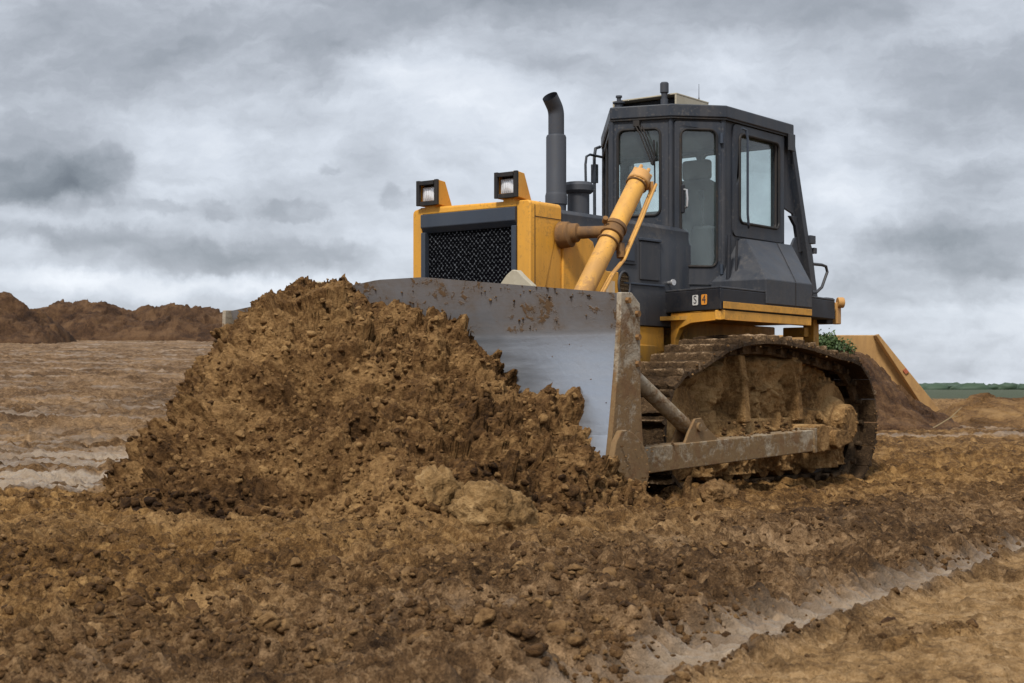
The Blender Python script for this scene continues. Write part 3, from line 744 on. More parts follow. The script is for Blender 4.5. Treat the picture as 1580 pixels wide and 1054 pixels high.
def boulder(name, px, D_, zc, r, sq, seed, m, label, cat, group=None, rz=0.0):
    v, f = ICO[5] if r > .08 else ICO[4]
    q = v * 1.0 + seed * 3.1
    # chipped, faceted form: cut by random planes, then roughened
    pts = v.copy(); rs = np.random.default_rng(seed)
    for _ in range(11):
        nn = rs.normal(size=3); nn /= np.linalg.norm(nn); dd = pts @ nn; lim = rs.uniform(.58, .86)
        pts = pts - np.maximum(0, dd - lim)[:, None] * nn[None] * .88
    n1 = fbm(q[:, 0] * 1.5, q[:, 1] * 1.5, q[:, 2] * 1.5, 4, seed); c, _ = worley(q[:, 0] * 4, q[:, 1] * 4, q[:, 2] * 4, seed); n2 = fbm(q[:, 0] * 6, q[:, 1] * 6, q[:, 2] * 6, 4, seed + 5, .6, True)
    fa, _ = facet(q[:, 0] * 2.6, q[:, 1] * 2.6, q[:, 2] * 3.2, seed + 50); fb_, _ = facet(q[:, 0] * 6, q[:, 1] * 6, q[:, 2] * 8, seed + 51)
    pts = pts + v * (.15 * n1 + .08 * c + .07 * n2 + .13 * fa + .06 * fb_)[:, None]
    pts = pts * np.array(sq) * r
    me = np_mesh(name, pts, f, m, {'tone': np.full(len(pts), .5)})
    o = link(bpy.data.objects.new(name, me)); o.location = ((px - 790) / 2353 * D_, D_, zc); o.rotation_euler = (0, 0, rz)
    return tag(o, label, cat, group)
boulder('clay_boulder', 765, 7.58, 0.115, .195, (1.05, .85, .95), 3, M['boulder'], 'big flat-topped light tan clay lump at the foot of the mound, right of its twin', 'clay lump', 'clay lumps at the foot of the mound', .3)
boulder('clay_boulder', 672, 7.74, .125, .180, (.95, .85, 1.12), 5, M['boulder'], 'tall rounded tan clay lump at the mound foot, left of the flat-topped one', 'clay lump', 'clay lumps at the foot of the mound', 1.2)
boulder('clay_boulder', 272, 8.30, .050, .130, (1.15, .9, .75), 9, M['mound'], 'low rounded brown clod at the left foot of the mound', 'clay lump', 'clay lumps at the foot of the mound', 2.0)
boulder('clay_boulder', 1105, 9.62, .055, .145, (1.1, .8, .80), 12, M['clods'], 'broad dark brown lump on the ground in front of the track, below the push arm', 'clay lump', None, .6)
boulder('clay_boulder', 950, 9.10, .06, .165, (1.1, .7, .8), 15, M['mound'], 'brown crumbly lump under the lower corner of the blade end plate', 'clay lump', None, .2)
boulder('dark_stone', 1370, 4.72, .012, .036, (1.1, .9, .8), 21, M['heap_dark'], 'small dark stone lying on the compacted tan strip at the lower right', 'stone', None, .2)

# ------------------------------------------------------------------ BULLDOZER
DZ = empty('bulldozer', ROOT, RZ)
tag(DZ, 'yellow and dark grey crawler bulldozer with a muddy blade pushing a mound of soil', 'bulldozer')
def V3(*a): return Vector(a)

# --- chassis
mb = MB()
mb.box((0.15, 0, .83), (3.0, 1.16, .50))
mb.box((-.55, 0, 1.17), (1.5, 1.3, .20))
mb.box((1.25, .02, 1.25), (.62, .98, .5))
mb.build('chassis', M['yellow_low'], DZ, .012)
MB().prism([(.372, .585, 1.03), (.372, .585, 1.216), (.968, .545, 1.216), (.968, .545, 1.03)], (0, -1.1, 0)).build('frame_rail', M['yellow'], DZ, .006)

# --- hood: yellow front shell
HY0, HY1 = -.56, .50
hz = 2.04
mb = MB()
# top + sides built round the grille opening (grille -.475..+.385, z 1.30..2.0)
gy0, gy1 = -.475, .385
def hood_ring(x0, x1):
    mb.box(((x0 + x1) / 2, (HY0 + gy0) / 2, 1.63), (x1 - x0, gy0 - HY0, .72))
    mb.box(((x0 + x1) / 2, (HY1 + gy1) / 2, 1.63), (x1 - x0, HY1 - gy1, .72))
hx1 = 1.955
# outline swept: side/top shell with rounded shoulder
prof = []
for k in range(7):
    a = R(90 * k / 6); prof.append((HY1 - .035 + .035 * math.cos(a), hz - .035 + .035 * math.sin(a)))
prof2 = [(-(y - (HY0 + HY1) / 2) + (HY0 + HY1) / 2, z) for y, z in prof[::-1]]
outer = [(HY1, 1.1)] + prof + prof2 + [(HY0, 1.1)]
inner = [(gy1, 1.1), (gy1, 2.005), (gy0, 2.005), (gy0, 1.1)]
# front frame plate
pts = outer + inner[::-1]
mb = MB()
mb.prism([(1.59, y, z) for y, z in outer], (hx1 - .05 - 1.59, 0, 0))
mb.prism([(hx1 - .05, y, z) for y, z in [(HY1, 1.1)] + prof + [(gy1, hz), (gy1, 1.1)]], (.05, 0, 0))
mb.prism([(hx1 - .05, y, z) for y, z in [(gy0, 1.1), (gy0, hz)] + prof2 + [(HY0, 1.1)]], (.05, 0, 0))
mb.prism([(hx1 - .05, y, z) for y, z in [(gy1, hz), (gy0, hz), (gy0, 1.998), (gy1, 1.998)]], (.05, 0, 0))
hood = mb.build('hood', M['yellow'], DZ, .010, 3)
# panel seams
mb = MB()
mb.box((1.905, HY1 + .001, 1.56), (.004, .003, .9)); mb.box((1.75, HY1 + .001, 1.93), (.31, .003, .004)); mb.box((1.80, -.03, hz + .001), (.004, 1.0, .003))
mb.build('seam', M['rubber'], hood)
# grille
gr = MB().box((hx1 - .035, (gy0 + gy1) / 2, 1.52), (.012, gy1 - gy0 - .01, .86)).build('grille', M['grille'], DZ)
mb = MB()
mb.prism([(hx1 - .045, gy1 - .004, 1.998), (hx1 + .020, gy1 - .004, 1.998), (hx1 + .020, gy1 - .004, 1.905), (hx1 - .018, gy1 - .004, 1.865), (hx1 - .045, gy1 - .004, 1.865)], (0, gy0 - gy1 + .008, 0))
mb.build('visor', M['slate2'], gr, .006)
for yy in (gy0 + .022, gy1 - .022): MB().box((hx1 - .012, yy, 1.49), (.05, .040, .76)).build('grille_frame', M['slate2'], gr, .005)

# --- headlights on brackets on the hood top
def headlight(yc):
    w, h, L = .098, .088, .19
    x1 = 1.975; z0 = hz + .022
    mb = MB()
    f = [(x1, yc - w, z0), (x1, yc + w, z0), (x1 + .012, yc + w, z0 + 2 * h), (x1 + .012, yc - w, z0 + 2 * h)]
    b = [(x1 - L, yc - w * .72, z0 - .012), (x1 - L, yc + w * .72, z0 - .012), (x1 - L * .50, yc + w * .8, z0 + 2 * h * .98), (x1 - L * .50, yc - w * .8, z0 + 2 * h * .98)]
    # hollow front: outer shell + recess
    t = .012
    fi = [(x1, yc - w + t, z0 + t), (x1, yc + w - t, z0 + t), (x1 + .012, yc + w - t, z0 + 2 * h - t), (x1 + .012, yc - w + t, z0 + 2 * h - t)]
    ri = [(p[0] - .055, yc + (p[1] - yc) * .9, p[2]) for p in fi]
    vs = f + b + fi + ri
    fs = [(7, 6, 5, 4), (0, 1, 5, 4), (1, 2, 6, 5), (2, 3, 7, 6), (3, 0, 4, 7)]
    fs += [(i, (i + 1) % 4, 8 + (i + 1) % 4, 8 + i) for i in range(4)] + [(8 + i, 8 + (i + 1) % 4, 12 + (i + 1) % 4, 12 + i) for i in range(4)] + [(12, 13, 14, 15)]
    mb.add(vs, fs)
    mb.box((x1 - .07, yc, hz + .006), (.10, .10, .026))
    hl = mb.build('headlight', M['yellow'], DZ, .004)
    mb = MB()
    for dy in (-1, 1): mb.box((x1 + .010, yc + dy * (w - .014), z0 + h), (.022, .030, 2 * h + .004))
    for k, dz in ((0, .012), (1, 2 * h - .018)): mb.box((x1 + .008 + .008 * k, yc, z0 + dz), (.022, 2 * w - .06, .030))
    mb.box((x1 - .040, yc, z0 + h), (.006, 2 * w - .05, 2 * h - .04))
    mb.build('bezel', M['rubber'], hl, .003)
    mb = MB()
    n = 8; vs = []; fs = []; a = w - .046; bb = h - .040
    for i in range(n + 1):
        for j in range(n + 1):
            u, v = -1 + 2 * i / n, -1 + 2 * j / n
            vs.append((x1 - .014 + .012 * (1 - max(abs(u), abs(v))**2) - .0, yc - .010 + u * a, z0 + h - .006 + v * bb))
    for i in range(n):
        for j in range(n): q = i * (n + 1) + j; fs.append((q, q + 1, q + n + 2, q + n + 1))
    mb.add(vs, fs); mb.box((x1 - .026, yc - .010, z0 + h - .006), (.022, 2 * a, 2 * bb))
    mb.build('lens', M['lens'], hl)
headlight(-.395); headlight(.315)

# --- engine cover
mb = MB()
ez = 2.005
def ecs(x, y, zt): return [(x, y, 1.22), (x, y, 1.86), (x, y - .012, 1.885), (x, y - .012, zt - .03), (x, y - .045, zt), (x, -y + .045, zt), (x, -y + .012, zt - .03), (x, -y + .012, 1.885), (x, -y, 1.86), (x, -y, 1.22)]
s0 = ecs(1.588, .50, ez + .005); s1 = ecs(.97, .555, ez); s2 = ecs(.365, .605, ez - .01); s3 = ecs(.0, .605, ez - .01)
vs = s0 + s1 + s2 + s3; n = 10; fs = [tuple(range(n)), tuple(range(3 * n, 4 * n))[::-1]]
for k in range(3):
    for i in range(n): fs.append((k * n + i, k * n + (i + 1) % n, (k + 1) * n + (i + 1) % n, (k + 1) * n + i))
mb.add(vs, fs)
ec = mb.build('engine_cover', M['slate'], DZ, .006)
def yec(x): return .555 + (.97 - x) / .605 * .05 if x < .97 else .50 + (1.588 - x) / .618 * .055
# lower yellow side body, lying over the foot of the engine cover
for sg_ in (1, -1):
    ol = [(1.589, 1.05), (1.589, 1.845), (1.37, 1.845), (1.26, 1.80), (1.20, 1.64), (1.10, 1.60), (.97, 1.60), (.97, 1.225), (1.25, 1.05)]
    po = [(a, (yec(a) + .014) * sg_, z) for a, z in ol]; pi = [(a, (yec(a) - .10) * sg_, z) for a, z in ol]; n_ = len(ol)
    MB().add(po + pi, [tuple(range(n_)), tuple(range(n_, 2 * n_))[::-1]] + [(k, (k + 1) % n_, (k + 1) % n_ + n_, k + n_) for k in range(n_)]).build('side_frame', M['yellow'], DZ, .008, 3)
# worn sticker on the side frame
MB().add([(1.13, yec(1.13) + .0165, 1.37), (1.02, yec(1.02) + .0165, 1.37), (1.02, yec(1.02) + .0165, 1.53), (1.11, yec(1.11) + .0165, 1.54)], [(0, 1, 2, 3)]).build('sticker', M['worn_white'], DZ)
# hatches on it
def side_quad(x0, x1, z0, z1, t, name, m, parent, bev=.004, r=None):
    return MB().hexa([(x0, yec(x0), z0), (x1, yec(x1), z0), (x1, yec(x1) + t, z0), (x0, yec(x0) + t, z0)], [(x0, yec(x0), z1), (x1, yec(x1), z1), (x1, yec(x1) + t, z1), (x0, yec(x0) + t, z1)]).build(name, m, parent, bev)
side_quad(.705, .465, 1.56, 1.845, .014, 'hatch', M['slate'], ec, .006)
side_quad(.715, .455, 1.852, 1.872, .022, 'hatch_lip', M['slate2'], ec)
side_quad(.925, .755, 1.665, 1.85, .012, 'hatch', M['slate'], ec, .006)
side_quad(.90, .785, 1.69, 1.815, .018, 'vent', M['slate2'], ec)
side_quad(.925, .40, 1.52, 1.535, .010, 'rib', M['slate2'], ec)
mb = MB(); c = Vector((.905, yec(.905), 1.51))
ring = [c + Vector((.075 * math.cos(2 * math.pi * k / 28), .014, .098 * math.sin(2 * math.pi * k / 28))) for k in range(29)]
mb.tube(ring, .009, 8, False)
rv = mb.build('round_vent', M['exhaust'], ec)
mb = MB(); mb.prism([c + Vector((.07 * math.cos(2 * math.pi * k / 28), -.004, .092 * math.sin(2 * math.pi * k / 28))) for k in range(28)], (0, .014, 0))
for k in range(5): mb.box(c + Vector((0, .012, -.06 + .03 * k)), (.10, .012, .008))
mb.build('vent_mesh', M['track_mud'], ec)

# --- exhaust
mb = MB()
ex, ey = .96, 0.0
mb.tube([(ex, ey, 1.99), (ex, ey, 2.13), (ex, ey, 2.135), (ex, ey, 2.20), (ex, ey, 2.215), (ex, ey, 2.225), (ex, ey, 2.64), (ex, ey, 2.655), (ex, ey, 2.66)], [.076, .076, .083, .083, .079, .076, .076, .070, .058], 28)
exh = mb.build('exhaust_pipe', M['exhaust'], DZ, 0)
path = [(ex, ey, 2.65), (ex, ey, 2.80)]
for k in range(1, 8):
    a = R(42 * k / 7); path.append((ex + .12 * (1 - math.cos(a)), ey, 2.80 + .12 * math.sin(a)))
a = R(42); path.append((path[-1][0] + .075 * math.sin(a), ey, path[-1][2] + .075 * math.cos(a)))
mb = MB(); mb.tube(path, .060, 24, False)
inner = list(reversed(path)); mb.tube(inner, .054, 24, False)
# rim
n = len(path)
mb.build('tail_pipe', M['exhaust'], exh)
# --- air precleaner
mb = MB(); ax, ayy = .64, -.02
mb.tube([(ax, ayy, 1.99), (ax, ayy, 2.02), (ax, ayy, 2.025), (ax, ayy, 2.25), (ax, ayy, 2.252), (ax, ayy, 2.27), (ax, ayy, 2.31), (ax, ayy, 2.335), (ax, ayy, 2.34)], [.098, .098, .085, .085, .10, .118, .118, .10, .06], 28)
mb.build('air_cleaner', M['exhaust'], DZ)

# --- cab
P1, P2, P3, P4, P5, P6, P7 = (.285, .045), (.135, .500), (-.180, .785), (-1.15, .800), (-1.15, -.78), (-.79, -.75), (.0, -.17)
cen = Vector((-.5, 0, 0))
def inward(A, B, t):
    u = Vector((B[0] - A[0], B[1] - A[1], 0)).normalized(); n = Vector((u.y, -u.x, 0)); mid = Vector(((A[0] + B[0]) / 2, (A[1] + B[1]) / 2, 0))
    if n.dot(cen - mid) < 0: n = -n
    return n * t
cab = None
walls = MB(); wins = []
ZB, ZT = 1.52, 2.85
def wall(A, B, z0, z1, holes, th=.045):
    walls.holed(A, B, z0, z1, holes, inward(A, B, th)); wins.append((A, B, holes))
LAB = math.dist(P1, P2)
wall(P1, P2, 1.9, ZT, [(.055, LAB - .085, 2.10, 2.775, .05)])
LD = math.dist(P2, P3)
wall(P2, P3, ZB, ZT, [(.024, LD - .020, ZB + .035, 2.832, .02)])
wins.pop()
LS = math.dist(P3, P4)
wall(P3, P4, ZB, ZT, [(.22, .84, 2.05, 2.785, .06)])
wall(P4, P5, ZB, ZT, [(.06, .76, 2.02, 2.76, .05), (.80, 1.52, 2.02, 2.76, .05)])
wall(P5, P6, ZB, ZT, [(.035, .325, 2.02, 2.76, .04)])
L6 = math.dist(P6, P1)
wall(P6, P1, 1.75, ZT, [(.07, .66, 1.90, 2.77, .05), (.72, L6 - .05, 2.02, 2.77, .05)])
# floor and corner posts
fl = [P1, P2, P3, P4, P5, P6]
walls.prism([(a, b, ZB - .03) for a, b in fl], (0, 0, .028))
for (a, b), r in ((P1, .026), (P2, .022), (P3, .026), (P4, .025), (P5, .025), (P6, .022)):
    k = .985; walls.tube([(cen.x + (a - cen.x) * k, b * k, ZB if (a, b) != P1 else 1.9), (cen.x + (a - cen.x) * k, b * k, ZT)], r, 12)
cab = walls.build('cab', M['slate'], DZ, .006)
def frame3(A, B):
    A = Vector((*A, 0)); u = (Vector((*B, 0)) - A).normalized(); return A, u
def fit_window(A, B, hole, parent, rad=.011, m='rubber', out=.002):
    A3, u = frame3(A, B); inn = inward(A, B, 1.0)
    pts = [A3 + u * p[0] + Vector((0, 0, p[1])) - inn * out for p in rrect(*hole)]
    MB().tube(pts + [pts[0], pts[1]], rad, 8, False).build('window_seal', M[m], parent)
    pane = [A3 + u * p[0] + Vector((0, 0, p[1])) + inn * .016 for p in rrect(*hole)]
    MB().prism(pane, inn * .005).build('window', M['glass'], parent, smooth=False)
for A, B, hs in wins:
    for h in hs: fit_window(A, B, h, cab)
# door in the angled panel
mb = MB(); A3, u = frame3(P2, P3); inn = inward(P2, P3, 1.0)
oA = (P2[0] - inn.x * .012 + u.x * .026, P2[1] - inn.y * .012 + u.y * .026); oB = (P3[0] - inn.x * .012 - u.x * .022, P3[1] - inn.y * .012 - u.y * .022)
LDo = math.dist(oA, oB)
dh = (.050, LDo - .035, 1.70, 2.765, .055)
mb.holed(oA, oB, 0, 0, [dh], inn * .035, outer=rrect(0, LDo, ZB + .04, 2.828, .025))
door = mb.build('door', M['slate'], DZ, .005)
fit_window(oA, oB, dh, door, .010)
hb = Vector((*oA, 0)) + u * .062 - inn * .008
MB().box(hb + Vector((0, 0, 2.22)), (.030, .045, .22), Matrix.Rotation(math.atan2(u.y, u.x), 3, 'Z')).build('handle_recess', M['black'], door, .008)
MB().tube([hb + u * .018 - inn * .006 + Vector((0, 0, 2.15)), hb + u * .022 - inn * .045 + Vector((0, 0, 2.16)), hb + u * .024 - inn * .050 + Vector((0, 0, 2.22)), hb + u * .020 - inn * .045 + Vector((0, 0, 2.285)), hb + u * .0 - inn * .006 + Vector((0, 0, 2.295))], .0085, 8).build('door_handle', M['chrome'], door)
for zz in (1.68, 2.70):
    MB().cyl(Vector((*oB, 0)) + Vector((0, 0, zz - .04)) - inn * .012, Vector((*oB, 0)) + Vector((0, 0, zz + .04)) - inn * .012, .014).build('hinge', M['slate2'], door)
# side opening window frame, hinged frame proud of the side wall
inn = Vector((0, -1, 0)); A3, u = frame3(P3, P4)
oA = (P3[0] + u.x * .13, P3[1] + .016); oB = (P4[0] + .015, P4[1] + .016); L = math.dist(oA, oB)
mb = MB(); sh = (.095, L - .085, 2.065, 2.77, .055)
mb.holed(oA, oB, 0, 0, [sh], (0, -.015, 0), outer=rrect(0, L, 1.955, 2.838, .05))
sw = mb.build('side_window_frame', M['slate'], DZ, .004)
pts = [Vector((*oA, 0)) + u * p[0] + Vector((0, .002, p[1])) for p in rrect(*sh)]
MB().tube(pts + [pts[0], pts[1]], .012, 8, False).build('seal', M['rubber'], sw)
MB().tube([(oA[0] - .06, .845, 2.80), (oA[0] - .10, .86, 2.79), (oA[0] - .115, .865, 2.72), (oA[0] - .115, .865, 2.13), (oA[0] - .14, .86, 2.05), (oA[0] - .18, .84, 2.03)], .010, 8).build('rail', M['slate2'], sw)
# roof
roof_pl = [(.31, .05), (.16, .525), (-.17, .822), (-1.275, .838), (-1.275, -.82), (-.80, -.785), ]
mb = MB(); mb.prism([(a, b, 2.858) for a, b in roof_pl], (0, 0, .098))
rf = mb.build('roof', M['slate'], DZ, .012, 3)
MB().prism([(a * .99 - .005, b * .99, 2.845) for a, b in roof_pl], (0, 0, .012)).build('drip_seal', M['rubber'], rf)
MB().prism([(cen.x + (a - cen.x) * .93, b * .93, 2.79) for a, b in roof_pl[:3] + [(-1.14, .80), (-1.14, -.78)] + roof_pl[5:]], (0, 0, .053)).build('headliner', M['cabin'], rf)
MB().box((-1.225, .8405, 2.80), (.10, .02, .14)).build('corner_bracket', M['slate'], rf, .004)
# roof unit (open beige tray with motors)
ux0, ux1, uy0, uy1, uz = -.45, .05, -.10, .50, 2.955
mb = MB()
mb.box(((ux0 + ux1) / 2, (uy0 + uy1) / 2, uz + .098), (ux1 - ux0, uy1 - uy0, .012))
mb.box(((ux0 + ux1) / 2, uy1 - .010, uz + .052), (ux1 - ux0 - .002, .016, .080)); mb.box(((ux0 + ux1) / 2, uy0 + .010, uz + .046), (ux1 - ux0 - .002, .016, .090))
mb.box((ux0 + .010, (uy0 + uy1) / 2, uz + .046), (.016, uy1 - uy0 - .04, .090))
un = mb.build('roof_unit', M['beige'], DZ, .003)
MB().box(((ux0 + ux1) / 2 - .03, (uy0 + uy1) / 2, uz + .042), (ux1 - ux0 - .12, uy1 - uy0 - .1, .084)).build('condenser', M['black'], un, .004)
mb = MB(); mb.tube([(.075, -.02, uz), (.075, -.02, uz + .07), (.075, -.02, uz + .072), (.075, -.02, uz + .085), (.075, -.02, uz + .087), (.075, -.02, uz + .118), (.075, -.02, uz + .12), (.075, -.02, uz + .135)], [.035, .035, .05, .05, .018, .018, .026, .026], 16)
mb.build('vent_cap', M['exhaust'], un)
mb = MB(); mb.tube([(.10, .42, uz), (.10, .42, uz + .055), (.10, .42, uz + .057), (.10, .42, uz + .10), (.10, .42, uz + .105), (.10, .42, uz + .175), (.10, .42, uz + .185)], [.030, .030, .022, .026, .034, .034, .026], 16)
mb.build('beacon', M['exhaust'], DZ)
MB().tube([(-.36, .46, uz + .10), (-.36, .46, uz + .13), (-.36, .46, uz + .131), (-.36, .46, uz + .24)], [.006, .006, .003, .002], 6).build('antenna', M['exhaust'], DZ)
# wipers on the front-left panel
A3, u = frame3(P1, P2); inn = inward(P1, P2, 1.0)
def onf(s_, z_, o_): return A3 + u * s_ - inn * o_ + Vector((0, 0, z_))
wp = MB()
wp.box(onf(.215, 2.815, .02), (.05, .06, .045), Matrix.Rotation(math.atan2(u.y, u.x), 3, 'Z'))
wp.tube([onf(.205, 2.80, .045), onf(.25, 2.72, .05), onf(.335, 2.50, .035)], .006, 6)
wp.tube([onf(.235, 2.80, .045), onf(.28, 2.70, .05), onf(.352, 2.50, .035)], .006, 6)
wp.tube([onf(.262, 2.79, .045), onf(.30, 2.70, .05), onf(.362, 2.52, .035)], .005, 6)
wp.tube([onf(.352, 2.68, .03), onf(.356, 2.48, .022), onf(.360, 2.28, .028)], .007, 6)
wp.box(onf(.345, 2.50, .035), (.02, .07, .025), Matrix.Rotation(math.atan2(u.y, u.x), 3, 'Z'))
wp.build('wiper', M['rubber'], cab)
# hand rail / mirror loop on the far side
mb = MB()
mb.tube([(-.42, -.66, 2.02), (-.42, -.68, 2.35), (-.425, -.69, 2.66), (-.44, -.69, 2.73), (-.48, -.68, 2.75), (-.66, -.68, 2.75)], .011, 8)
mb.build('mirror_rail', M['slate'], DZ)
mb = MB()
mb.tube([(-.58, -.70, 2.02), (-.58, -.705, 2.74), (-.60, -.705, 2.82), (-.66, -.70, 2.84)], .014, 8)
mb.box((-.585, -.705, 2.60), (.04, .05, .16))
mb.build('hand_rail', M['slate'], DZ)

# --- cab interior
mb = MB(); mb.box((-.72, .10, 1.86), (.52, .52, .14)); mb.box((-.72, .10, 1.68), (.40, .40, .26))
seat = mb.build('seat', M['seat'], DZ, .03, 3)
MB().prism([(-.93, -.16, 1.92), (-.98, -.14, 2.42), (-.99, -.05, 2.50), (-.99, .25, 2.50), (-.98, .34, 2.42), (-.93, .36, 1.92)], (.12, 0, .02)).build('backrest', M['seat'], seat, .03, 3)
MB().box((-.94, .10, 2.60), (.09, .26, .17)).build('headrest', M['seat'], seat, .03, 3)
for a, w_ in ((.46, .20), (-.26, .16)): MB().box((-.68, a, 1.80), (.60, w_, .52)).build('console', M['cabin'], seat, .03)
mb = MB(); mb.prism([(.02, -.15, 1.55), (.02, .36, 1.55), (.0, .36, 2.10), (-.04, .30, 2.16), (-.04, -.08, 2.16), (.0, -.15, 2.10)], (-.12, 0, 0))
mb.build('dashboard', M['cabin'], DZ, .01)
for a, b, c_ in ((-.42, .47, 2.05), (-.55, -.26, 2.02)): MB().tube([(a, b, c_), (a + .038, b, c_ + .22), (a + .0385, b, c_ + .221), (a + .05, b, c_ + .29)], [.012, .012, .024, .022]).build('control_lever', M['cabin'], DZ)

# --- fender deck (left), black box, yellow band and the sloped tank
def fender(sg):
    f = lambda p: (p[0], p[1] * sg, p[2])
    z0, z1, z2 = 1.325, 1.48, 1.492
    pl = [(.36, .55), (.585, 1.195), (-.865, 1.195), (-1.42, 1.14), (-1.42, .50)]
    mb = MB(); mb.prism([f((a, b, z0)) for a, b in pl], (0, 0, z1 - z0))
    fd = mb.build('fender', M['black'], DZ, .008)
    mb = MB(); mb.prism([f((a, b, z1 + .001)) for a, b in pl], (0, 0, .014)); mb.build('deck', M['slate'], fd, .004)
    # yellow lower edge with drop bracket
    mb = MB()
    mb.prism([f(p) for p in [(.588, 1.198, 1.252), (.588, 1.198, 1.321), (-.868, 1.198, 1.321), (-.868, 1.198, 1.252)]], (0, -.05 * sg, 0))
    q = [(.376, .645, 1.321), (.588, 1.198, 1.321), (.588, 1.198, 1.252), (.470, .875, 1.235), (.415, .745, 1.20), (.400, .70, 1.13), (.400, .70, 1.03), (.376, .645, 1.03)]
    mb.prism([f(p) for p in q], (-.045, .015 * sg, 0))
    mb.build('fender_edge', M['yellow'], fd, .006)
    mb = MB(); mb.prism([f(p) for p in [(.555, 1.1995, 1.334), (.555, 1.1995, 1.385), (-.862, 1.1995, 1.385), (-.862, 1.1995, 1.334)]], (0, .006 * sg, 0))
    mb.build('yellow_stripe', M['yellow'], fd, .002)
    MB().box((-.2, .82 * sg, 1.28), (1.3, .5, .03)).build('underside', M['yellow_low'], fd)
    # tank
    b = [(-.10, .70, 1.395), (-.10, 1.204, 1.395), (-.868, 1.204, 1.395), (-1.25, .70, 1.395)]
    m_ = [(-.10, .70, 1.585), (-.10, 1.204, 1.585), (-.868, 1.204, 1.585), (-1.25, .70, 1.585)]
    t = [(-.42, .70, 1.945), (-.42, .855, 1.935), (-1.20, .855, 1.945), (-1.20, .70, 1.945)]
    mb = MB(); vs = [f(p) for p in b + m_ + t]
    mb.add(vs, [(3, 2, 1, 0), (8, 9, 10, 11)] + [(i, (i + 1) % 4, 4 + (i + 1) % 4, 4 + i) for i in range(4)] + [(4 + i, 4 + (i + 1) % 4, 8 + (i + 1) % 4, 8 + i) for i in range(4)])
    tk = mb.build('tank_cover', M['slate'], DZ, .008, 3)
    if sg > 0:
        MB().box((-.58, 1.2055, 1.49), (.005, .004, .18)).build('seam', M['rubber'], tk)
        MB().prism([(-.58, 1.2065, 1.587), (-.585, 1.2065, 1.587), (-.93, .858, 1.943), (-.925, .858, 1.943)], (.0, 0, .003)).build('seam', M['rubber'], tk)
    return fd
fL = fender(1); fR = fender(-1)
# post / conduit beside the tank and the dark recess
mb = MB(); mb.tube([(-.12, .86, 1.50), (-.14, .86, 1.94)], .018, 8); mb.tube([(-.17, .90, 1.50), (-.19, .90, 1.90)], .010, 8)
mb.build('conduit', M['black'], DZ)
# latch by the door
mb = MB(); A3, u = frame3((.365, .605), (.40, .70))
mb.tube([(.34, .60, 1.555), (.36, .655, 1.555), (.3605, .656, 1.555), (.364, .668, 1.555)], [.014, .014, .026, .022], 16)
mb.build('latch', M['chrome'], DZ)
# decals on the fender front: two small square labels
fa = Vector((.36, .55, 0)); fb = Vector((.585, 1.195, 0)); fu = (fb - fa).normalized(); fn = Vector((fu.y, -fu.x, 0))
def decal(s_, txt, m1, m2):
    c0 = fa + fu * s_ + fn * .0015 + Vector((0, 0, 1.405))
    pts = [c0 + fu * p[0] + Vector((0, 0, p[1])) for p in rrect(-.031, .031, -.038, .038, .01, 3)]
    d = MB().prism(pts, fn * .003).build('decal', m1, DZ)
    cu = bpy.data.curves.new('glyph', 'FONT'); cu.body = txt; cu.size = .085; cu.align_x = 'CENTER'; cu.align_y = 'CENTER'; cu.extrude = .0006
    to = bpy.data.objects.new('tmp', cu); C.objects.link(to)
    dg = bpy.context.evaluated_depsgraph_get(); me = bpy.data.meshes.new_from_object(to.evaluated_get(dg)); bpy.data.objects.remove(to)
    me.materials.clear(); me.materials.append(m2)
    mt = Matrix((( fu.x, 0, fn.x), (fu.y, 0, fn.y), (0, 1, 0))).to_4x4(); mt.translation = c0 + fn * .0042
    me.transform(mt); g = bpy.data.objects.new('glyph', me); link(g, d)
decal(.405, 'S', M['white'], M['slate']); decal(.505, '4', M['orange'], M['slate'])

# --- ROPS frame behind the cab
for sg in (1, -1):
    mb = MB(); y0, y1 = .76 * sg, .84 * sg
    for q in ([(-1.20, 2.855), (-1.27, 2.855), (-1.545, 2.03), (-1.485, 1.98)], [(-1.485, 1.98), (-1.545, 2.03), (-1.60, 1.96), (-1.74, 1.44), (-1.66, 1.44)]):
        mb.prism([(a, y0, z) for a, z in q], (0, y1 - y0, 0))
    mb.prism([(-1.156, y0 + .01 * sg, 2.855), (-1.24, y0 + .01 * sg, 2.855), (-1.46, y0 + .01 * sg, 2.16), (-1.40, y0 + .01 * sg, 2.10), (-1.345, y0 + .01 * sg, 2.22), (-1.16, y0 + .01 * sg, 2.26)], (0, .02 * sg, 0))
    mb.prism([(-1.28, y0 + .01 * sg, 2.20), (-1.38, y0 + .01 * sg, 2.12), (-1.45, y0 + .01 * sg, 1.90), (-1.56, y0 + .01 * sg, 1.93), (-1.47, y0 + .01 * sg, 2.2)], (0, .03 * sg, 0))
    mb.prism([(-1.38, y0 + .01 * sg, 2.02), (-1.52, y0 + .01 * sg, 2.06), (-1.70, y0 + .01 * sg, 1.47), (-1.28, y0 + .01 * sg, 1.47), (-1.28, y0 + .01 * sg, 1.9)], (0, .022 * sg, 0))
    mb.box((-1.60, .80 * sg, 2.02), (.09, .11, .07)); mb.box((-1.655, .80 * sg, 1.93), (.05, .10, .05))
    mb.build('rollover_frame', M['slate'], DZ, .005)
MB().box((-1.55, 0, 1.68), (.28, 1.5, .42)).build('rear_tank', M['slate'], DZ, .02)
# rear hand rail
mb = MB(); mb.tube([(-1.30, 1.00, 1.785), (-1.42, 1.02, 1.785), (-1.475, 1.03, 1.775), (-1.50, 1.03, 1.73), (-1.44, 1.01, 1.60), (-1.36, 1.0, 1.555), (-1.28, 1.0, 1.55)], .013, 8)
mb.build('rear_rail', M['slate'], DZ)
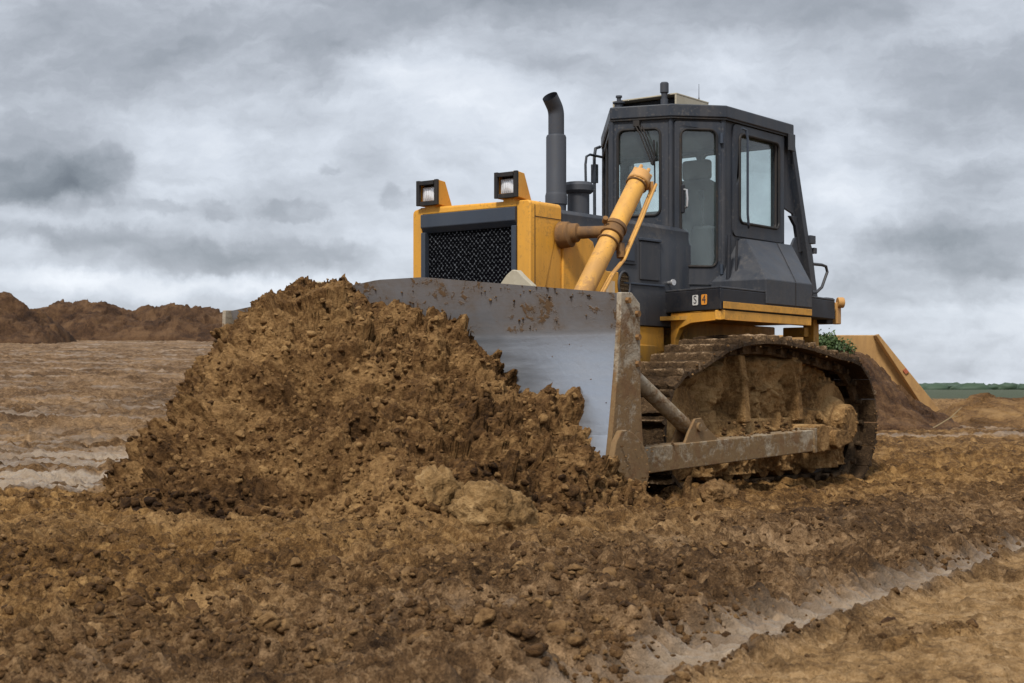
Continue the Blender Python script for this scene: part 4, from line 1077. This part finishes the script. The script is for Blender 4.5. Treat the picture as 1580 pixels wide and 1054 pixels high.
# rear lamp
mb = MB(); mb.box((-1.44, 1.02, 1.40), (.14, .14, .22)); rl = mb.build('rear_lamp', M['black'], DZ, .01)
mb = MB(); mb.tube([(-1.50, 1.12, 1.47), (-1.54, 1.16, 1.47)], .045, 16); mb.box((-1.52, 1.10, 1.38), (.08, .06, .18)); mb.build('lamp_cover', M['bronze'], rl, .008)
mb = MB(); mb.box((-1.36, .95, 1.12), (.10, .10, .42)); mb.box((-1.26, .86, 1.22), (.08, .20, .08)); mb.build('rear_post', M['yellow_low'], DZ, .008)

# --- lift cylinders
def lift(sg, top, low):
    top = Vector(top); low = Vector(low); ax_ = (low - top).normalized()
    mb = MB(); r = .067
    b0 = top + ax_ * .06; b1 = top + ax_ * min(1.38, (low - top).length - .25)
    mb.tube([b0 - ax_ * .005, b0, b1, b1 + ax_ * .005], [r * .8, r, r, r * .85], 28)
    mb.tube([b1 - ax_ * .06, b1 - ax_ * .055, b1 + ax_ * .012, b1 + ax_ * .02], [r, r + .012, r + .012, r], 28)
    cy = mb.build('lift_cylinder', M['yellow_cyl'], DZ, .003)
    # head with bolts
    side = Vector((0, 1, 0)); per = ax_.cross(side).normalized()
    mb = MB(); mb.tube([top - ax_ * .02, top - ax_ * .01, top + ax_ * .07, top + ax_ * .08], [r * .8, r + .004, r + .014, r + .008], 28)
    for k in range(6):
        a = 2 * math.pi * k / 6 + .3; o_ = (side * math.cos(a) + per * math.sin(a)) * (r - .008)
        mb.cyl(top + o_ - ax_ * .045, top + o_ + ax_ * .09, .014, seg=6)
    mb.tube([top - per * .03, top - per * .115], [.036, .030], 14)
    mb.tube([top - per * .06 + side * .05 * sg, top - per * .12 + side * .05 * sg + ax_ * .05], [.022, .022], 10)
    mb.build('cylinder_head', M['bronze'], cy, .002)
    mb = MB(); mb.tube([b1, low], .038, 20); mb.box(low, (.12, .10, .14)); mb.build('piston_rod', M['chrome'], cy)
    # hoses
    mb = MB()
    for i, (off, rr) in enumerate(((-.115, .013), (-.098, .010))):
        s_ = side * sg * (.05 + .035 * i)
        mb.tube([top - per * .03 * 0 + per * off * .9 + s_, top + per * off + ax_ * .16 + s_, top + per * (off * 1.15) + ax_ * .34 + s_, top + per * off * 1.25 + ax_ * .55 + s_, top + per * off * 1.35 + ax_ * .72 + s_, top + per * off * .95 + ax_ * .90 + s_, top + per * off * .85 + ax_ * 1.10 + s_, top + per * off * .9 + ax_ * min(1.35, (low - top).length - .1) + s_], rr, 8)
    mb.build('hydraulic_hose', M['yellow_cyl'], cy)
    for t_ in (.10, .68):
        mb = MB()
        ringp = [top + ax_ * t_ + (side * math.cos(2 * math.pi * k / 20) + per * math.sin(2 * math.pi * k / 20)) * (r + .008) for k in range(21)]
        mb.tube(ringp, .006, 6, False); mb.build('hose_clamp', M['rust'], cy)
    mb = MB(); mb.tube([top + ax_ * .62 - per * .07 + side * sg * .04, top + ax_ * .70 - per * .13 + side * sg * .05], .030, 10)
    mb.build('hose_fitting', M['rust'], cy)
    # trunnion
    c = top + ax_ * .57
    mb = MB(); y_in = .50 * sg
    mb.tube([Vector((c.x + .10, y_in, c.z - .01)), Vector((c.x + .09, y_in + .08 * sg, c.z - .01)), Vector((c.x + .085, y_in + .085 * sg, c.z)), Vector((c.x + .075, y_in + .13 * sg, c.z)), Vector((c.x + .07, y_in + .14 * sg, c.z)), Vector((c.x + .02, c.y - .03 * sg, c.z))], [.095, .09, .070, .066, .044, .040], 20)
    mb.tube([c + ax_ * -.055, c + ax_ * -.05, c + ax_ * -.02, c + ax_ * -.018, c + ax_ * .018, c + ax_ * .02, c + ax_ * .05, c + ax_ * .055], [r, r + .016, r + .016, r + .006, r + .006, r + .016, r + .016, r], 24)
    mb.tube([c + per * .09 - side * .03, c + per * .13], .02, 8)
    mb.build('trunnion', M['rust'], cy, .004)
lift(1, (1.125, .86, 2.26), (2.42, .92, .80))
lift(-1, (1.46, -.80, 1.62), (2.42, -.90, .62))

# --- blade
def ztop(y): return 1.478 - max(0.0, abs(y) - .2) * .106
BP = [(1.0, 2.705), (.86, 2.655), (.70, 2.600)]     # filled below
def blade_x(z, zt):
    # upper band leans forward above the crease, lower face comes forward towards the edge
    if z >= 1.09: return 2.585 + (z - 1.09) * .36
    t = (1.09 - z) / 1.09
    return 2.585 + .02 * t + .23 * t * t
ny = 60
zs_rel = [1.0]
mb = MB(); rows = []
yl = [-1.70 + 3.40 * i / ny for i in range(ny + 1)]
for y in yl:
    zt = ztop(y); col = []
    for z in [zt, 1.09 + (zt - 1.09) * .66, 1.09 + (zt - 1.09) * .33, 1.10, 1.08, .95, .80, .65, .50, .44]: col.append((blade_x(z, zt), y, z))
    col += [(blade_x(.44, 0) - .035, y, .44), (2.50, y, .50), (2.46, y, .95), (2.50, y, zt - .06), (blade_x(zt, zt) - .035, y, zt)]
    rows.append(col)
nc = len(rows[0]); vs = [p for c_ in rows for p in c_]; fs = [tuple(range(nc)), tuple(range(ny * nc, (ny + 1) * nc))[::-1]]
for i in range(ny):
    for j in range(nc): fs.append((i * nc + j, i * nc + (j + 1) % nc, (i + 1) * nc + (j + 1) % nc, (i + 1) * nc + j))
mb.add(vs, fs)
bl = mb.build('blade', M['blade'], DZ, 0, sharp=14)
mb = MB()
for y0, y1 in ((-1.698, -.60), (-.596, .60), (.604, 1.698)):
    mb.prism([(blade_x(.47, 0) + .006, y0, .47), (blade_x(.08, 0) + .006, y0, .08), (blade_x(.08, 0) - .03, y0, .08), (blade_x(.47, 0) - .035, y0, .47)], (0, y1 - y0, 0))
mb.build('cutting_edge', M['blade'], bl, .003)
# ribs / boxes on the blade back
mb = MB()
for y in (-1.45, -.92, -.35, .35, .92, 1.45): mb.box((2.42, y, .78), (.10, .05, .62))
mb.box((2.42, 0, 1.18), (.10, 3.2, .14)); mb.box((2.40, 0, .42), (.14, 3.2, .16))
mb.build('back_rib', M['arm'], bl, .006)
# end plates with bolts
for sg in (1, -1):
    y = 1.702 * sg; t = .035 * sg
    pl = [(2.715, 1.322), (2.60, 1.325), (2.507, 1.262), (2.500, .75), (2.487, .55), (2.47, .40), (2.62, .12), (2.80, .10), (2.845, .30), (2.80, .55), (2.755, .85), (2.722, 1.15)]
    ep = MB().prism([(a, y, z) for a, z in pl], (0, t, 0)).build('end_plate', M['endplate'], bl, .006)
    for a, z in ((2.655, 1.275), (2.55, 1.20), (2.545, 1.06), (2.545, .90)): MB().cyl((a, y + t * .8, z), (a, y + t + .022 * sg, z), .020, seg=6).build('bolt', M['rust'], bl)
    # heavy rounded foot plate at the trunnion
    c = (2.655, 1.738 * sg, .335); mb = MB()
    ring = []
    for k in range(26):
        a = R(-150 + 250 * k / 25); ring.append((c[0] - .175 * math.sin(a + R(60)) * 1.0, c[1], c[2] + .195 * math.cos(a + R(60))))
    pp = [(2.775, .505), (2.72, .508), (2.655, .492), (2.585, .455), (2.525, .405), (2.485, .345), (2.468, .28), (2.478, .21), (2.515, .145), (2.57, .095), (2.64, .06), (2.80, .05), (2.87, .10), (2.885, .28), (2.83, .44)]
    mb.prism([(a, 1.738 * sg, z) for a, z in pp], (0, .042 * sg, 0)); mb.build('foot_plate', M['endplate'], bl, .008)
# lugs at the top of the blade back
for yy in (.865, -.865):
    pts = [(2.60, yy - .14, 1.30), (2.60, yy - .125, 1.42), (2.60, yy - .075, 1.475), (2.60, yy - .03, 1.505), (2.60, yy + .01, 1.50), (2.60, yy + .06, 1.455), (2.60, yy + .13, 1.40), (2.60, yy + .15, 1.30)]
    MB().prism(pts, (-.05, 0, 0)).build('lug', M['beige'], bl, .008)

# --- push arms, braces
def oriented_beam(mb, a, b, w, h0, h1):
    a = Vector(a); b = Vector(b)
    def sec(p, h): return [(p.x, p.y - w / 2, p.z - h / 2), (p.x, p.y + w / 2, p.z - h / 2), (p.x, p.y + w / 2, p.z + h / 2), (p.x, p.y - w / 2, p.z + h / 2)]
    mb.hexa(sec(a, h0), sec(b, h1))
for sg in (1, -1):
    Y = 1.56 * sg
    mb = MB(); oriented_beam(mb, (2.50, Y, .300), (-.02, Y, .368), .15, .165, .160)
    mb.box((-.035, Y, .368), (.05, .17, .185))
    arm = mb.build('push_arm', M['arm'], DZ, .008, 3)
    mb = MB(); mb.box((-.14, Y - .01 * sg, .375), (.16, .15, .20)); mb.tube([(-.20, Y - .16 * sg, .38), (-.20, Y + .07 * sg, .38)], .105, 20)
    mb.prism([(-.20, Y - .06 * sg, .28), (-.20, Y - .06 * sg, .485), (-.60, Y - .06 * sg, .46), (-.90, Y - .06 * sg, .42), (-1.0, Y - .06 * sg, .33), (-.62, Y - .06 * sg, .27)], (0, -.14 * sg, 0))
    mb.tube([(-.62, Y - .2 * sg, .36), (-.62, Y + .0 * sg, .36)], .075, 18)
    mb.build('arm_pivot', M['mud'], arm, .012, 3)
    # brace with ball end
    mb = MB(); A = Vector((2.44, 1.50 * sg, .94)); B = Vector((1.62, 1.56 * sg, .47))
    mb.tube([A, A + (B - A) * .1, B - (B - A) * .12, B], [.045, .050, .050, .040], 20)
    br = mb.build('brace', M['arm'], DZ)
    mb = MB()
    for dy in (-.055, .04):
        mb.prism([(1.80, Y + dy, .385), (1.74, Y + dy, .47), (1.66, Y + dy, .555), (1.58, Y + dy, .56), (1.52, Y + dy, .50), (1.38, Y + dy, .425), (1.36, Y + dy, .405), (1.36, Y + dy, .385)], (0, .02, 0))
    mb.cyl((1.62, Y - .07, .50), (1.62, Y + .075, .50), .030)
    mb.build('bracket', M['endplate'], br, .005)

# --- tracks
def track_path():
    pts = []
    # front idler arc, top run over the carrier roller, rear sprocket arc, bottom run  (X, Z)
    c1 = (1.22, .445); r1 = .425; c2 = (-1.20, .475); r2 = .505
    for k in range(0, 13): a = R(-92 + 182 * k / 12); pts.append((c1[0] + r1 * math.cos(a) + (.0 if a < 0 else 0), c1[1] + r1 * math.sin(a)))
    pts += [(1.02, .94), (.78, 1.025), (.50, 1.075), (.2, 1.095), (-.1, 1.09), (-.42, 1.065), (-.75, 1.03), (-1.0, .995)]
    for k in range(0, 13): a = R(90 + 178 * k / 12); pts.append((c2[0] + r2 * math.cos(a), c2[1] + r2 * math.sin(a)))
    for x in (-.9, -.5, 0, .5, .9): pts.append((x, 0.0 + .0))
    P_ = np.array(pts); P_ = np.concatenate([P_, P_[:1]])
    # smooth by resample + filter
    d = np.r_[0, np.cumsum(np.hypot(*np.diff(P_, axis=0).T))]; L = d[-1]; s = np.linspace(0, L, 801)[:-1]
    q = np.stack([np.interp(s, d, P_[:, 0]), np.interp(s, d, P_[:, 1])], 1)
    k = np.exp(-np.linspace(-2, 2, 33)**2); k /= k.sum()
    q = np.stack([np.convolve(np.r_[q[-16:, i], q[:, i], q[:16, i]], k, 'valid') for i in (0, 1)], 1)
    return q
TP = track_path()
dd = np.hypot(*(np.roll(TP, -1, 0) - TP).T); TL = dd.sum(); NS = int(round(TL / .198)); PITCH = TL / NS
cum = np.r_[0, np.cumsum(dd)]; TPc = np.concatenate([TP, TP[:1]])
def at_path(s):
    s = s % TL; f = lambda q: np.array([np.interp(q % TL, cum, TPc[:, 0]), np.interp(q % TL, cum, TPc[:, 1])])
    p = f(s); t = f(s + .03) - f(s - .03); t /= np.linalg.norm(t); return p, t, np.array([t[1], -t[0]])
def shoe_mesh(seed, W=.50):
    nx_, ny_ = 14, 34
    xs = np.linspace(-PITCH / 2 + .004, PITCH / 2 - .004, nx_); ys = np.linspace(-W / 2, W / 2, ny_)
    X, Y = np.meshgrid(xs, ys, indexing='ij')
    h = .012 + .052 * np.exp(-((X - PITCH * .30) / .011)**4) * (1 - .12 * sstep(.20, .25, np.abs(Y)))
    h = h + .008 * sstep(-PITCH * .36, -PITCH * .44, X)
    x, y = X.ravel(), Y.ravel()
    n = fbm(x * 14 + seed * 9, y * 9, seed * 3.1, 4, seed + 300); w_, _ = worley(x * 20 + seed * 5, y * 16, .5, seed + 310, False)
    mud = np.clip(.30 + 1.5 * fbm(x * 6 + seed * 4, y * 4, 2.2 * seed, 3, seed + 320), 0, 1.2).reshape(X.shape)
    fill = (.022 * mud * sstep(.01, .05, PITCH * .30 - X) * sstep(.25, .20, np.abs(Y)))
    fc, _ = facet(x * 26 + seed * 3, y * 18, .5, seed + 340, False)
    h = np.maximum(h, .012 + fill) + (.012 * n + .008 * w_ + .013 * fc).reshape(X.shape) * (.35 + .65 * mud)
    worn = np.exp(-((X - PITCH * .30) / .009)**4).ravel() * np.clip(.9 + 1.5 * n, 0, 1) * sstep(.045, .06, h.ravel())
    edge = (.006 * fbm(x * 20, y * 20, seed, 3, seed + 330)).reshape(X.shape)
    top = np.stack([X + 0, Y + edge * (np.abs(Y) > W / 2 - .001), h], -1).reshape(-1, 3)
    bot = np.stack([X, Y, np.full_like(X, -.010)], -1).reshape(-1, 3)
    V = np.concatenate([top, bot]); n0 = len(top)
    Ft = grid_faces(nx_, ny_)[:, ::-1]; Fb = grid_faces(nx_, ny_, n0)
    idx = np.arange(n0).reshape(nx_, ny_); loop = np.concatenate([idx[0, :-1], idx[:-1, -1], idx[-1, ::-1][:-1], idx[::-1, 0][:-1]])
    l2 = np.roll(loop, -1); Fs = np.stack([loop, l2, l2 + n0, loop + n0], 1)
    me = np_mesh('track_shoe', V, np.concatenate([Ft, Fb, Fs]), M['shoe'], {'tone': np.r_[worn, np.zeros(n0)]})
    me.set_sharp_from_angle(angle=R(60))
    return me
SHOES = [shoe_mesh(i + 1) for i in range(5)]
def make_track(sg):
    Y0 = 1.13 * sg
    # link chain
    mb = MB(); n = 220
    for yy in (-.085, .085):
        for i in range(NS):
            p, t, nn = at_path((i + .5) * PITCH); a, b = p - t * PITCH * .52, p + t * PITCH * .52
            q = [a - nn * .012, b - nn * .012, b - nn * .062, b - t * .02 - nn * .082, a + t * .02 - nn * .082, a - nn * .062]
            yo = Y0 + yy - .02 + (.006 if i % 2 else -.006)
            mb.prism([(u_[0], yo, u_[1]) for u_ in q], (0, .04, 0))
    for i in range(NS):
        p, t, nn = at_path(i * PITCH); c = p - nn * .048
        mb.cyl((c[0], Y0 - .15, c[1]), (c[0], Y0 + .15, c[1]), .022, seg=10)
    tr = mb.build('track', M['link'], DZ, smooth=False)
    for i in range(NS):
        p, t, nn = at_path((i + .5) * PITCH)
        o = bpy.data.objects.new('track_shoe', SHOES[random.randrange(5)]); C.objects.link(o); o.parent = tr
        j = random.uniform(-1, 1)
        m_ = Matrix(((t[0], 0, nn[0]), (0, 1, 0), (t[1], 0, nn[1]))).to_4x4()
        if m_.determinant() < 0: m_ = m_ @ Matrix.Scale(-1, 4, (0, 1, 0))
        m_.translation = (p[0], Y0 + .003 * j, p[1]); o.matrix_local = m_
    # frame with rollers
    mb = MB(); mb.box((0.02, Y0 - .02 * sg, .40), (2.1, .26, .26)); mb.prism([(1.25, Y0 + .10 * sg, .36), (1.25, Y0 + .10 * sg, .54), (.7, Y0 + .10 * sg, .60), (.7, Y0 + .10 * sg, .27)], (0, -.2 * sg, 0))
    fr = mb.build('track_frame', M['mud'], DZ, .02)
    for xx in (.38, -.52): MB().tube([(xx, Y0 - .12 * sg, .93), (xx, Y0 + .02 * sg, .93)], .08, 20).build('carrier_roller', M['mud'], fr)
    for xx in np.linspace(-.75, .85, 7): MB().tube([(xx, Y0 - .12 * sg, .19), (xx, Y0 + .13 * sg, .19)], .105, 20).build('roller', M['mud'], fr)
    for xx in (.36, -.49):
        MB().prism([(xx - .055, Y0 + .17 * sg, .50), (xx + .050, Y0 + .17 * sg, .50), (xx + .040, Y0 + .15 * sg, .80), (xx + .048, Y0 + .12 * sg, 1.0), (xx - .048, Y0 + .12 * sg, 1.0), (xx - .040, Y0 + .15 * sg, .80)][::1], (.006, -.12 * sg, 0)).build('roller_bracket', M['mud'], fr, .018, 3)
    # idler (front) and sprocket (rear)
    mb = MB(); c = (1.22, .445)
    mb.tube([(c[0], Y0 - .09, c[1]), (c[0], Y0 - .085, c[1]), (c[0], Y0 - .04, c[1]), (c[0], Y0 + .04, c[1]), (c[0], Y0 + .085, c[1]), (c[0], Y0 + .09, c[1])], [.27, .335, .335, .335, .335, .27], 40)
    mb.tube([(c[0], Y0 - .14, c[1]), (c[0], Y0 + .14 , c[1])], .10, 24); mb.tube([(c[0], Y0 + .089 * sg, c[1]), (c[0], Y0 + .115 * sg, c[1])], [.22, .20], 30)
    mb.build('idler', M['mud'], DZ, .006)
    mb = MB(); c = (-1.20, .475); pts = []
    for k in range(104):
        a = 2 * math.pi * k / 104; rr = .345 + .030 * (1 if (k % 4) in (1, 2) else 0); pts.append((c[0] + rr * math.cos(a), Y0 - .03, c[1] + rr * math.sin(a)))
    mb.prism(pts, (0, .06, 0))
    mb.tube([(c[0], Y0 + .03 * sg, c[1]), (c[0], Y0 + .07 * sg, c[1]), (c[0], Y0 + .075 * sg, c[1])], [.34, .32, .26], 40)
    mb.tube([(c[0], Y0 + .03 * sg, c[1]), (c[0], Y0 + .14 * sg, c[1]), (c[0], Y0 + .15 * sg, c[1])], [.24, .19, .18], 40)
    mb.tube([(c[0], Y0 + .14 * sg, c[1]), (c[0], Y0 + .235 * sg, c[1]), (c[0], Y0 + .25 * sg, c[1])], [.155, .150, .135], 36)
    sp_ = mb.build('sprocket', M['mud'], DZ, .006)
    for k in range(10): a = 2 * math.pi * k / 10; MB().cyl((c[0] + .115 * math.cos(a), Y0 + .248 * sg, c[1] + .115 * math.sin(a)), (c[0] + .115 * math.cos(a), Y0 + .262 * sg, c[1] + .115 * math.sin(a)), .012, seg=6).build('bolt', M['mud'], sp_)
    # mud packed into the undercarriage: a lumpy sheet with brackets and rollers showing through
    nu, nv = 260, 110
    U, Vv = np.meshgrid(np.linspace(-1.36, 1.02, nu), np.linspace(0, 1, nv), indexing='ij')
    ztopm = np.interp(U, [-1.36, -1.2, -.9, -.4, 0, .4, .8, 1.02], [.86, .95, 1.00, 1.02, 1.02, .99, .93, .86]); zbot = np.full_like(U, .13)
    Z = zbot + (ztopm - zbot) * Vv
    x, z = U.ravel(), Z.ravel()
    dpt = .060 * fbm(x * 2.4, z * 2.4, 3. * sg, 4, 401) + .035 * facet(x * 6 + z * 3, z * 8 - x * 2, .5, 410, False)[0] + .018 * facet(x * 15 + z * 6, z * 17, .5, 411, False)[0] + .028 * worley(x * 6 + .3 * fbm(x * 4, z * 4, 0, 2, 404), z * 5, 1.0, 402)[0] + .020 * worley(x * 15, z * 13, 1.0, 403)[0] + .014 * fbm(x * 9, z * 16 + x * 9, 1., 4, 405, .6, True)
    slope = .13 * sstep(.62, .30, z)                       # heaped outwards towards the arm
    ribs = sum(.095 * np.exp(-((x - (c0 + .04 * (z - .6))) / .052)**4) * sstep(.50, .60, z) for c0 in (.36, -.50))
    disc = .05 * sstep(.19, .16, np.hypot(x + .08, z - .60)) - .03 * sstep(.15, .12, np.hypot(x + .08, z - .60))
    blk = .075 * sstep(.20, .17, np.abs(x + .75)) * sstep(.60, .57, z)
    hol = -.11 * sstep(.20, .0, np.abs(x - .90 + (z - .55) * .5)) * sstep(.40, .50, z)
    yy = 1.145 + slope + dpt + ribs + disc + blk + hol
    yy = yy - .10 * sstep(.93, 1.0, Vv.ravel()) - .05 * sstep(-1.0, -1.1, x) - .08 * sstep(.90, 1.02, x)
    front = np.stack([x, yy * sg, z], 1); back = np.stack([x, np.full_like(x, .98 * sg), z], 1)
    Vm = np.concatenate([front, back]); n0 = len(x)
    idx = np.arange(n0).reshape(nu, nv); loop = np.concatenate([idx[0, :-1], idx[:-1, -1], idx[-1, ::-1][:-1], idx[::-1, 0][:-1]]); l2 = np.roll(loop, -1)
    Fm = np.concatenate([grid_faces(nu, nv), grid_faces(nu, nv, n0)[:, ::-1], np.stack([loop, l2, l2 + n0, loop + n0], 1)])
    me = np_mesh('packed_mud', Vm, Fm, M['mud'], {'tone': np.full(len(Vm), .5)})
    bmm = bmesh.new(); bmm.from_mesh(me); bmesh.ops.recalc_face_normals(bmm, faces=bmm.faces); bmm.to_mesh(me); bmm.free()
    link(bpy.data.objects.new('packed_mud', me), fr)
for sg in (1, -1): make_track(sg)

# mud clumps stuck to the machine (one part)
mp, ms = [], []
def clump(p, s, n, spread):
    for _ in range(n):
        mp.append([p[k] + random.gauss(0, spread[k]) for k in range(3)]); ms.append(s * random.uniform(.5, 1.3))
for i in range(34): x_ = random.uniform(-.15, 2.3); clump((x_, 1.54, .300 + (2.5 - x_) * .027 + .086), .016, 2, (.03, .03, .003))
for i in range(26): clump((2.69, random.uniform(-.3, 1.6), 1.47), .008, 1, (.0, .0, .0)); mp[-1][2] = ztop(mp[-1][1]) - .004
for i in range(60): y_ = random.uniform(-.6, 1.6); z_ = random.uniform(1.12, 1.42); z_ = min(z_, ztop(y_) - .03); mp.append([blade_x(z_, 0) + .002, y_, z_]); ms.append(random.uniform(.004, .012))
for i in range(9): y_ = random.uniform(1.0, 1.6); z_ = random.uniform(.55, 1.05); mp.append([blade_x(z_, 0) + .001, y_, z_]); ms.append(random.uniform(.003, .008))
for i in range(60): clump((random.uniform(-1.0, .8), 1.33, random.uniform(.38, .5)), .02, 1, (.03, .03, .02))
for i in range(40): clump((random.uniform(2.45, 2.8), 1.79, random.uniform(.10, .45)), .008, 1, (.01, .0, .01))
for i in range(170):
    p, t, nn = at_path(random.uniform(0, TL)); q = p + nn * random.uniform(-.03, .04)
    if q[1] > .15: mp.append([q[0], 1.13 + .25 + random.uniform(-.02, .008), q[1]]); ms.append(random.uniform(.005, .014))
v, f, t_ = scatter(mp, ms, lambda q: 2, [random.random() for _ in ms], .5)
me = np_mesh('mud_clump', v, f, M['clods'], {'tone': t_}); link(bpy.data.objects.new('mud_clump', me), DZ)['kind'] = 'stuff'

# ------------------------------------------------------------------ spoil heaps
def heap(name, pts_px, D_, depth, base_y, m, label, seed, nx_=420, ny_=120, rough=1.0, fade=0.0, skew=0.0):
    """pts_px: outline (px,py) of the crest; the heap is a real mound of that height, depth metres front to back"""
    pts_px = np.array(pts_px, float)
    X = (pts_px[:, 0] - 790) / 2353 * D_; H = .75 + (600 - pts_px[:, 1]) / 2353 * D_
    xs = np.linspace(X[0], X[-1], nx_); ts = np.linspace(-1, 1, ny_)
    xx, tt = np.meshgrid(xs, ts, indexing='ij')
    g = ground_base(xx, D_ + tt * depth / 2)
    Hc = np.interp(xx, X, H); crest = np.maximum(Hc - ground_base(xx, np.full_like(xx, D_)), 0.02)
    yy = D_ + (tt * depth / 2) + .25 * fbm(xx * .6, tt, 0, 3, seed) + skew * xx
    prof = np.clip(1 - np.abs(tt), 0, 1)**.85
    z = g + crest * prof
    sc = 1.0
    w1, t1 = worley(xx / 1.1, yy / 1.1, z / 1.1, seed + 1); w2, t2 = worley(xx / .5, yy / .5, z / .5, seed + 2); w3, t3 = worley(xx / .22, yy / .22, z / .22, seed + 3)
    fa, _ = facet(xx / .8, yy / .8, z / .6, seed + 6); fb_, tb = facet(xx / .3, yy / .3, z / .25, seed + 7); t2 = .5 * tb + .5 * t2
    dz = rough * (.20 * w1 + .10 * w2 + .05 * w3 - .18 + .11 * fa + .07 * fb_ + .20 * fbm(xx * .8, yy * .8, z, 3, seed + 4)) * np.clip(prof * 2.5, .05, 1)
    Hc = Hc
    endf = np.minimum(sstep(0, .05, (xx - xs[0]) / (xs[-1] - xs[0])), sstep(0, .05, (xs[-1] - xx) / (xs[-1] - xs[0])))
    z = z + dz * (.2 + .8 * endf) - .35 * sstep(.93, 1.0, np.abs(tt)) - .35 * (1 - endf)
    V = np.stack([xx, yy, z], -1).reshape(-1, 3)
    me = np_mesh(name, V, grid_faces(nx_, ny_)[:, ::-1], m, {'tone': t2})
    bmm = bmesh.new(); bmm.from_mesh(me); bmesh.ops.recalc_face_normals(bmm, faces=bmm.faces); bmm.to_mesh(me); bmm.free()
    o = link(bpy.data.objects.new(name, me)); return tag(o, label, 'soil heap')
heap('spoil_heap', [(30, 545), (60, 478), (90, 464), (118, 458), (150, 463), (200, 477), (230, 474), (290, 470), (320, 480), (355, 482), (420, 486), (520, 490), (640, 500), (700, 530)], 58, 6.0, 525, M['heap'], 'long low ridge of brown soil on the far left skyline, running behind the blade', 501, 520, 90)
heap('spoil_heap', [(-330, 500), (-250, 440), (-120, 430), (-40, 448), (5, 455), (35, 466), (60, 484), (85, 508), (110, 530)], 52, 5.0, 525, M['heap'], 'taller dark soil heap at the left edge of the photo, sloping down to the right', 521, 420, 80)
heap('spoil_heap', [(1150, 640), (1190, 560), (1230, 528), (1265, 524), (1295, 530), (1330, 552), (1370, 586), (1410, 615), (1440, 640), (1462, 658)], 28.0, 4.2, 655, M['heap_dark'], 'steep dark brown soil heap behind the track, in front of the yellow wall', 541, 420, 170, .85)
heap('spoil_heap', [(1425, 656), (1445, 640), (1470, 622), (1500, 613), (1530, 612), (1560, 616), (1600, 610), (1680, 606), (1760, 612), (1850, 640), (1880, 655)], 28.5, 4.0, 660, M['heap_light'], 'low lighter brown soil heap at the right edge, beyond the pale track', 561, 320, 130, .32)

# yellow wall / ramp beyond the dark heap
Dw = 33.0
def wx_(px): return (px - 790) / 2353 * Dw
def wz_(py): return .75 + (600 - py) / 2353 * Dw
mb = MB()
mb.prism([(wx_(1200), Dw, -.1), (wx_(1200), Dw, wz_(517)), (wx_(1350), Dw, wz_(517)), (wx_(1424), Dw, wz_(611)), (wx_(1452), Dw, -.1)], (0, .45, 0))
wl = mb.build('yellow_ramp_wall', M['yellow_wall'], None, .02)
tag(wl, 'pale yellow wall with a flat top and a long sloping end behind the dark soil heap', 'wall')
mb = MB(); mb.prism([(wx_(1347), Dw - .28, wz_(518)), (wx_(1351), Dw - .28, wz_(516)), (wx_(1452), Dw - .28, wz_(641)), (wx_(1428), Dw - .28, wz_(641))], (0, .279, 0))
mb.build('sloping_edge', M['yellow_wall'], wl, .01)
MB().box((wx_(1392), Dw - .30, wz_(573)), (.08, .03, .10), Matrix.Rotation(R(-38), 3, 'Y')).build('reflector', M['red'], wl)

# bush on the dark heap
def bush(name, px, py, D_, r, n, label):
    c = Vector(((px - 790) / 2353 * D_, D_, .75 + (600 - py) / 2353 * D_))
    rs = np.random.default_rng(5); Vs = []; Fs = []; k = 0
    cl = [rs.normal(size=3) * np.array([r * .55, r * .5, r * .22]) for _ in range(16)]
    for i in range(n):
        q = cl[i % 16] + rs.normal(size=3) * r * .20; a = rs.normal(size=3); a /= np.linalg.norm(a); b = np.cross(a, rs.normal(size=3)); b /= np.linalg.norm(b); s = rs.uniform(.02, .045)
        p = np.array(c) + q
        Vs += [p - a * s, p + b * s * .5, p + a * s, p - b * s * .5]; Fs.append((k, k + 1, k + 2, k + 3)); k += 4
    e = empty(name, (c.x, c.y, c.z - r * .6)); V = np.array(Vs) - np.array([c.x, c.y, c.z - r * .6])
    link(bpy.data.objects.new('foliage', np_mesh('foliage', V, np.array(Fs), M['leaf'], smooth=False)), e)
    mb = MB()
    for i in range(9): q = cl[i]; mb.tube([(0, 0, -r * .3), (q[0] * .5, q[1] * .5, r * .3), (q[0], q[1], r * .6 + q[2])], [.012, .009, .004], 5)
    mb.build('stem', M['stalk'], e)
    tag(e, label, 'bush')
bush('green_bush', 1284, 530, 27.6, .34, 2600, 'small green leafy bush growing on top of the dark soil heap')
# dry stalk at the foot of the light heap
e = empty('dry_stalk', ((1450 - 790) / 2353 * 26.2, 26.2, 0.02)); 
mb = MB(); mb.tube([(-.25, 0, -.02), (.0, 0, .12), (.2, .02, .24), (.40, .05, .42)], [.012, .012, .010, .004], 6); mb.tube([(.2, .02, .24), (.32, .02, .26)], [.007, .004], 5)
mb.build('stem', M['stalk'], e); tag(e, 'thin dry yellowish stalk lying between the dark heap and the lighter heap', 'plant stalk')

# far woodland: one mass on the horizon
n = 360; rs = np.random.default_rng(9); Vs = []; Fs = []; off = 0; v0, f0 = ICO[2]
for i in range(n):
    D_ = rs.uniform(1350, 1700); x_ = rs.uniform(250, 900); s = rs.uniform(5, 9)
    q = v0 * (1 + .25 * rs.normal(size=(len(v0), 1))) * np.array([s * 1.8, s, s * .62]) + np.array([x_, D_, 0.5]); Vs.append(q); Fs.append(f0 + off); off += len(q)
me = np_mesh('distant_woodland', np.concatenate(Vs), np.concatenate(Fs), M['wood_far'])
tag(link(bpy.data.objects.new('distant_woodland', me)), 'thin dark green line of distant woodland on the right horizon', 'woodland', kind='stuff')
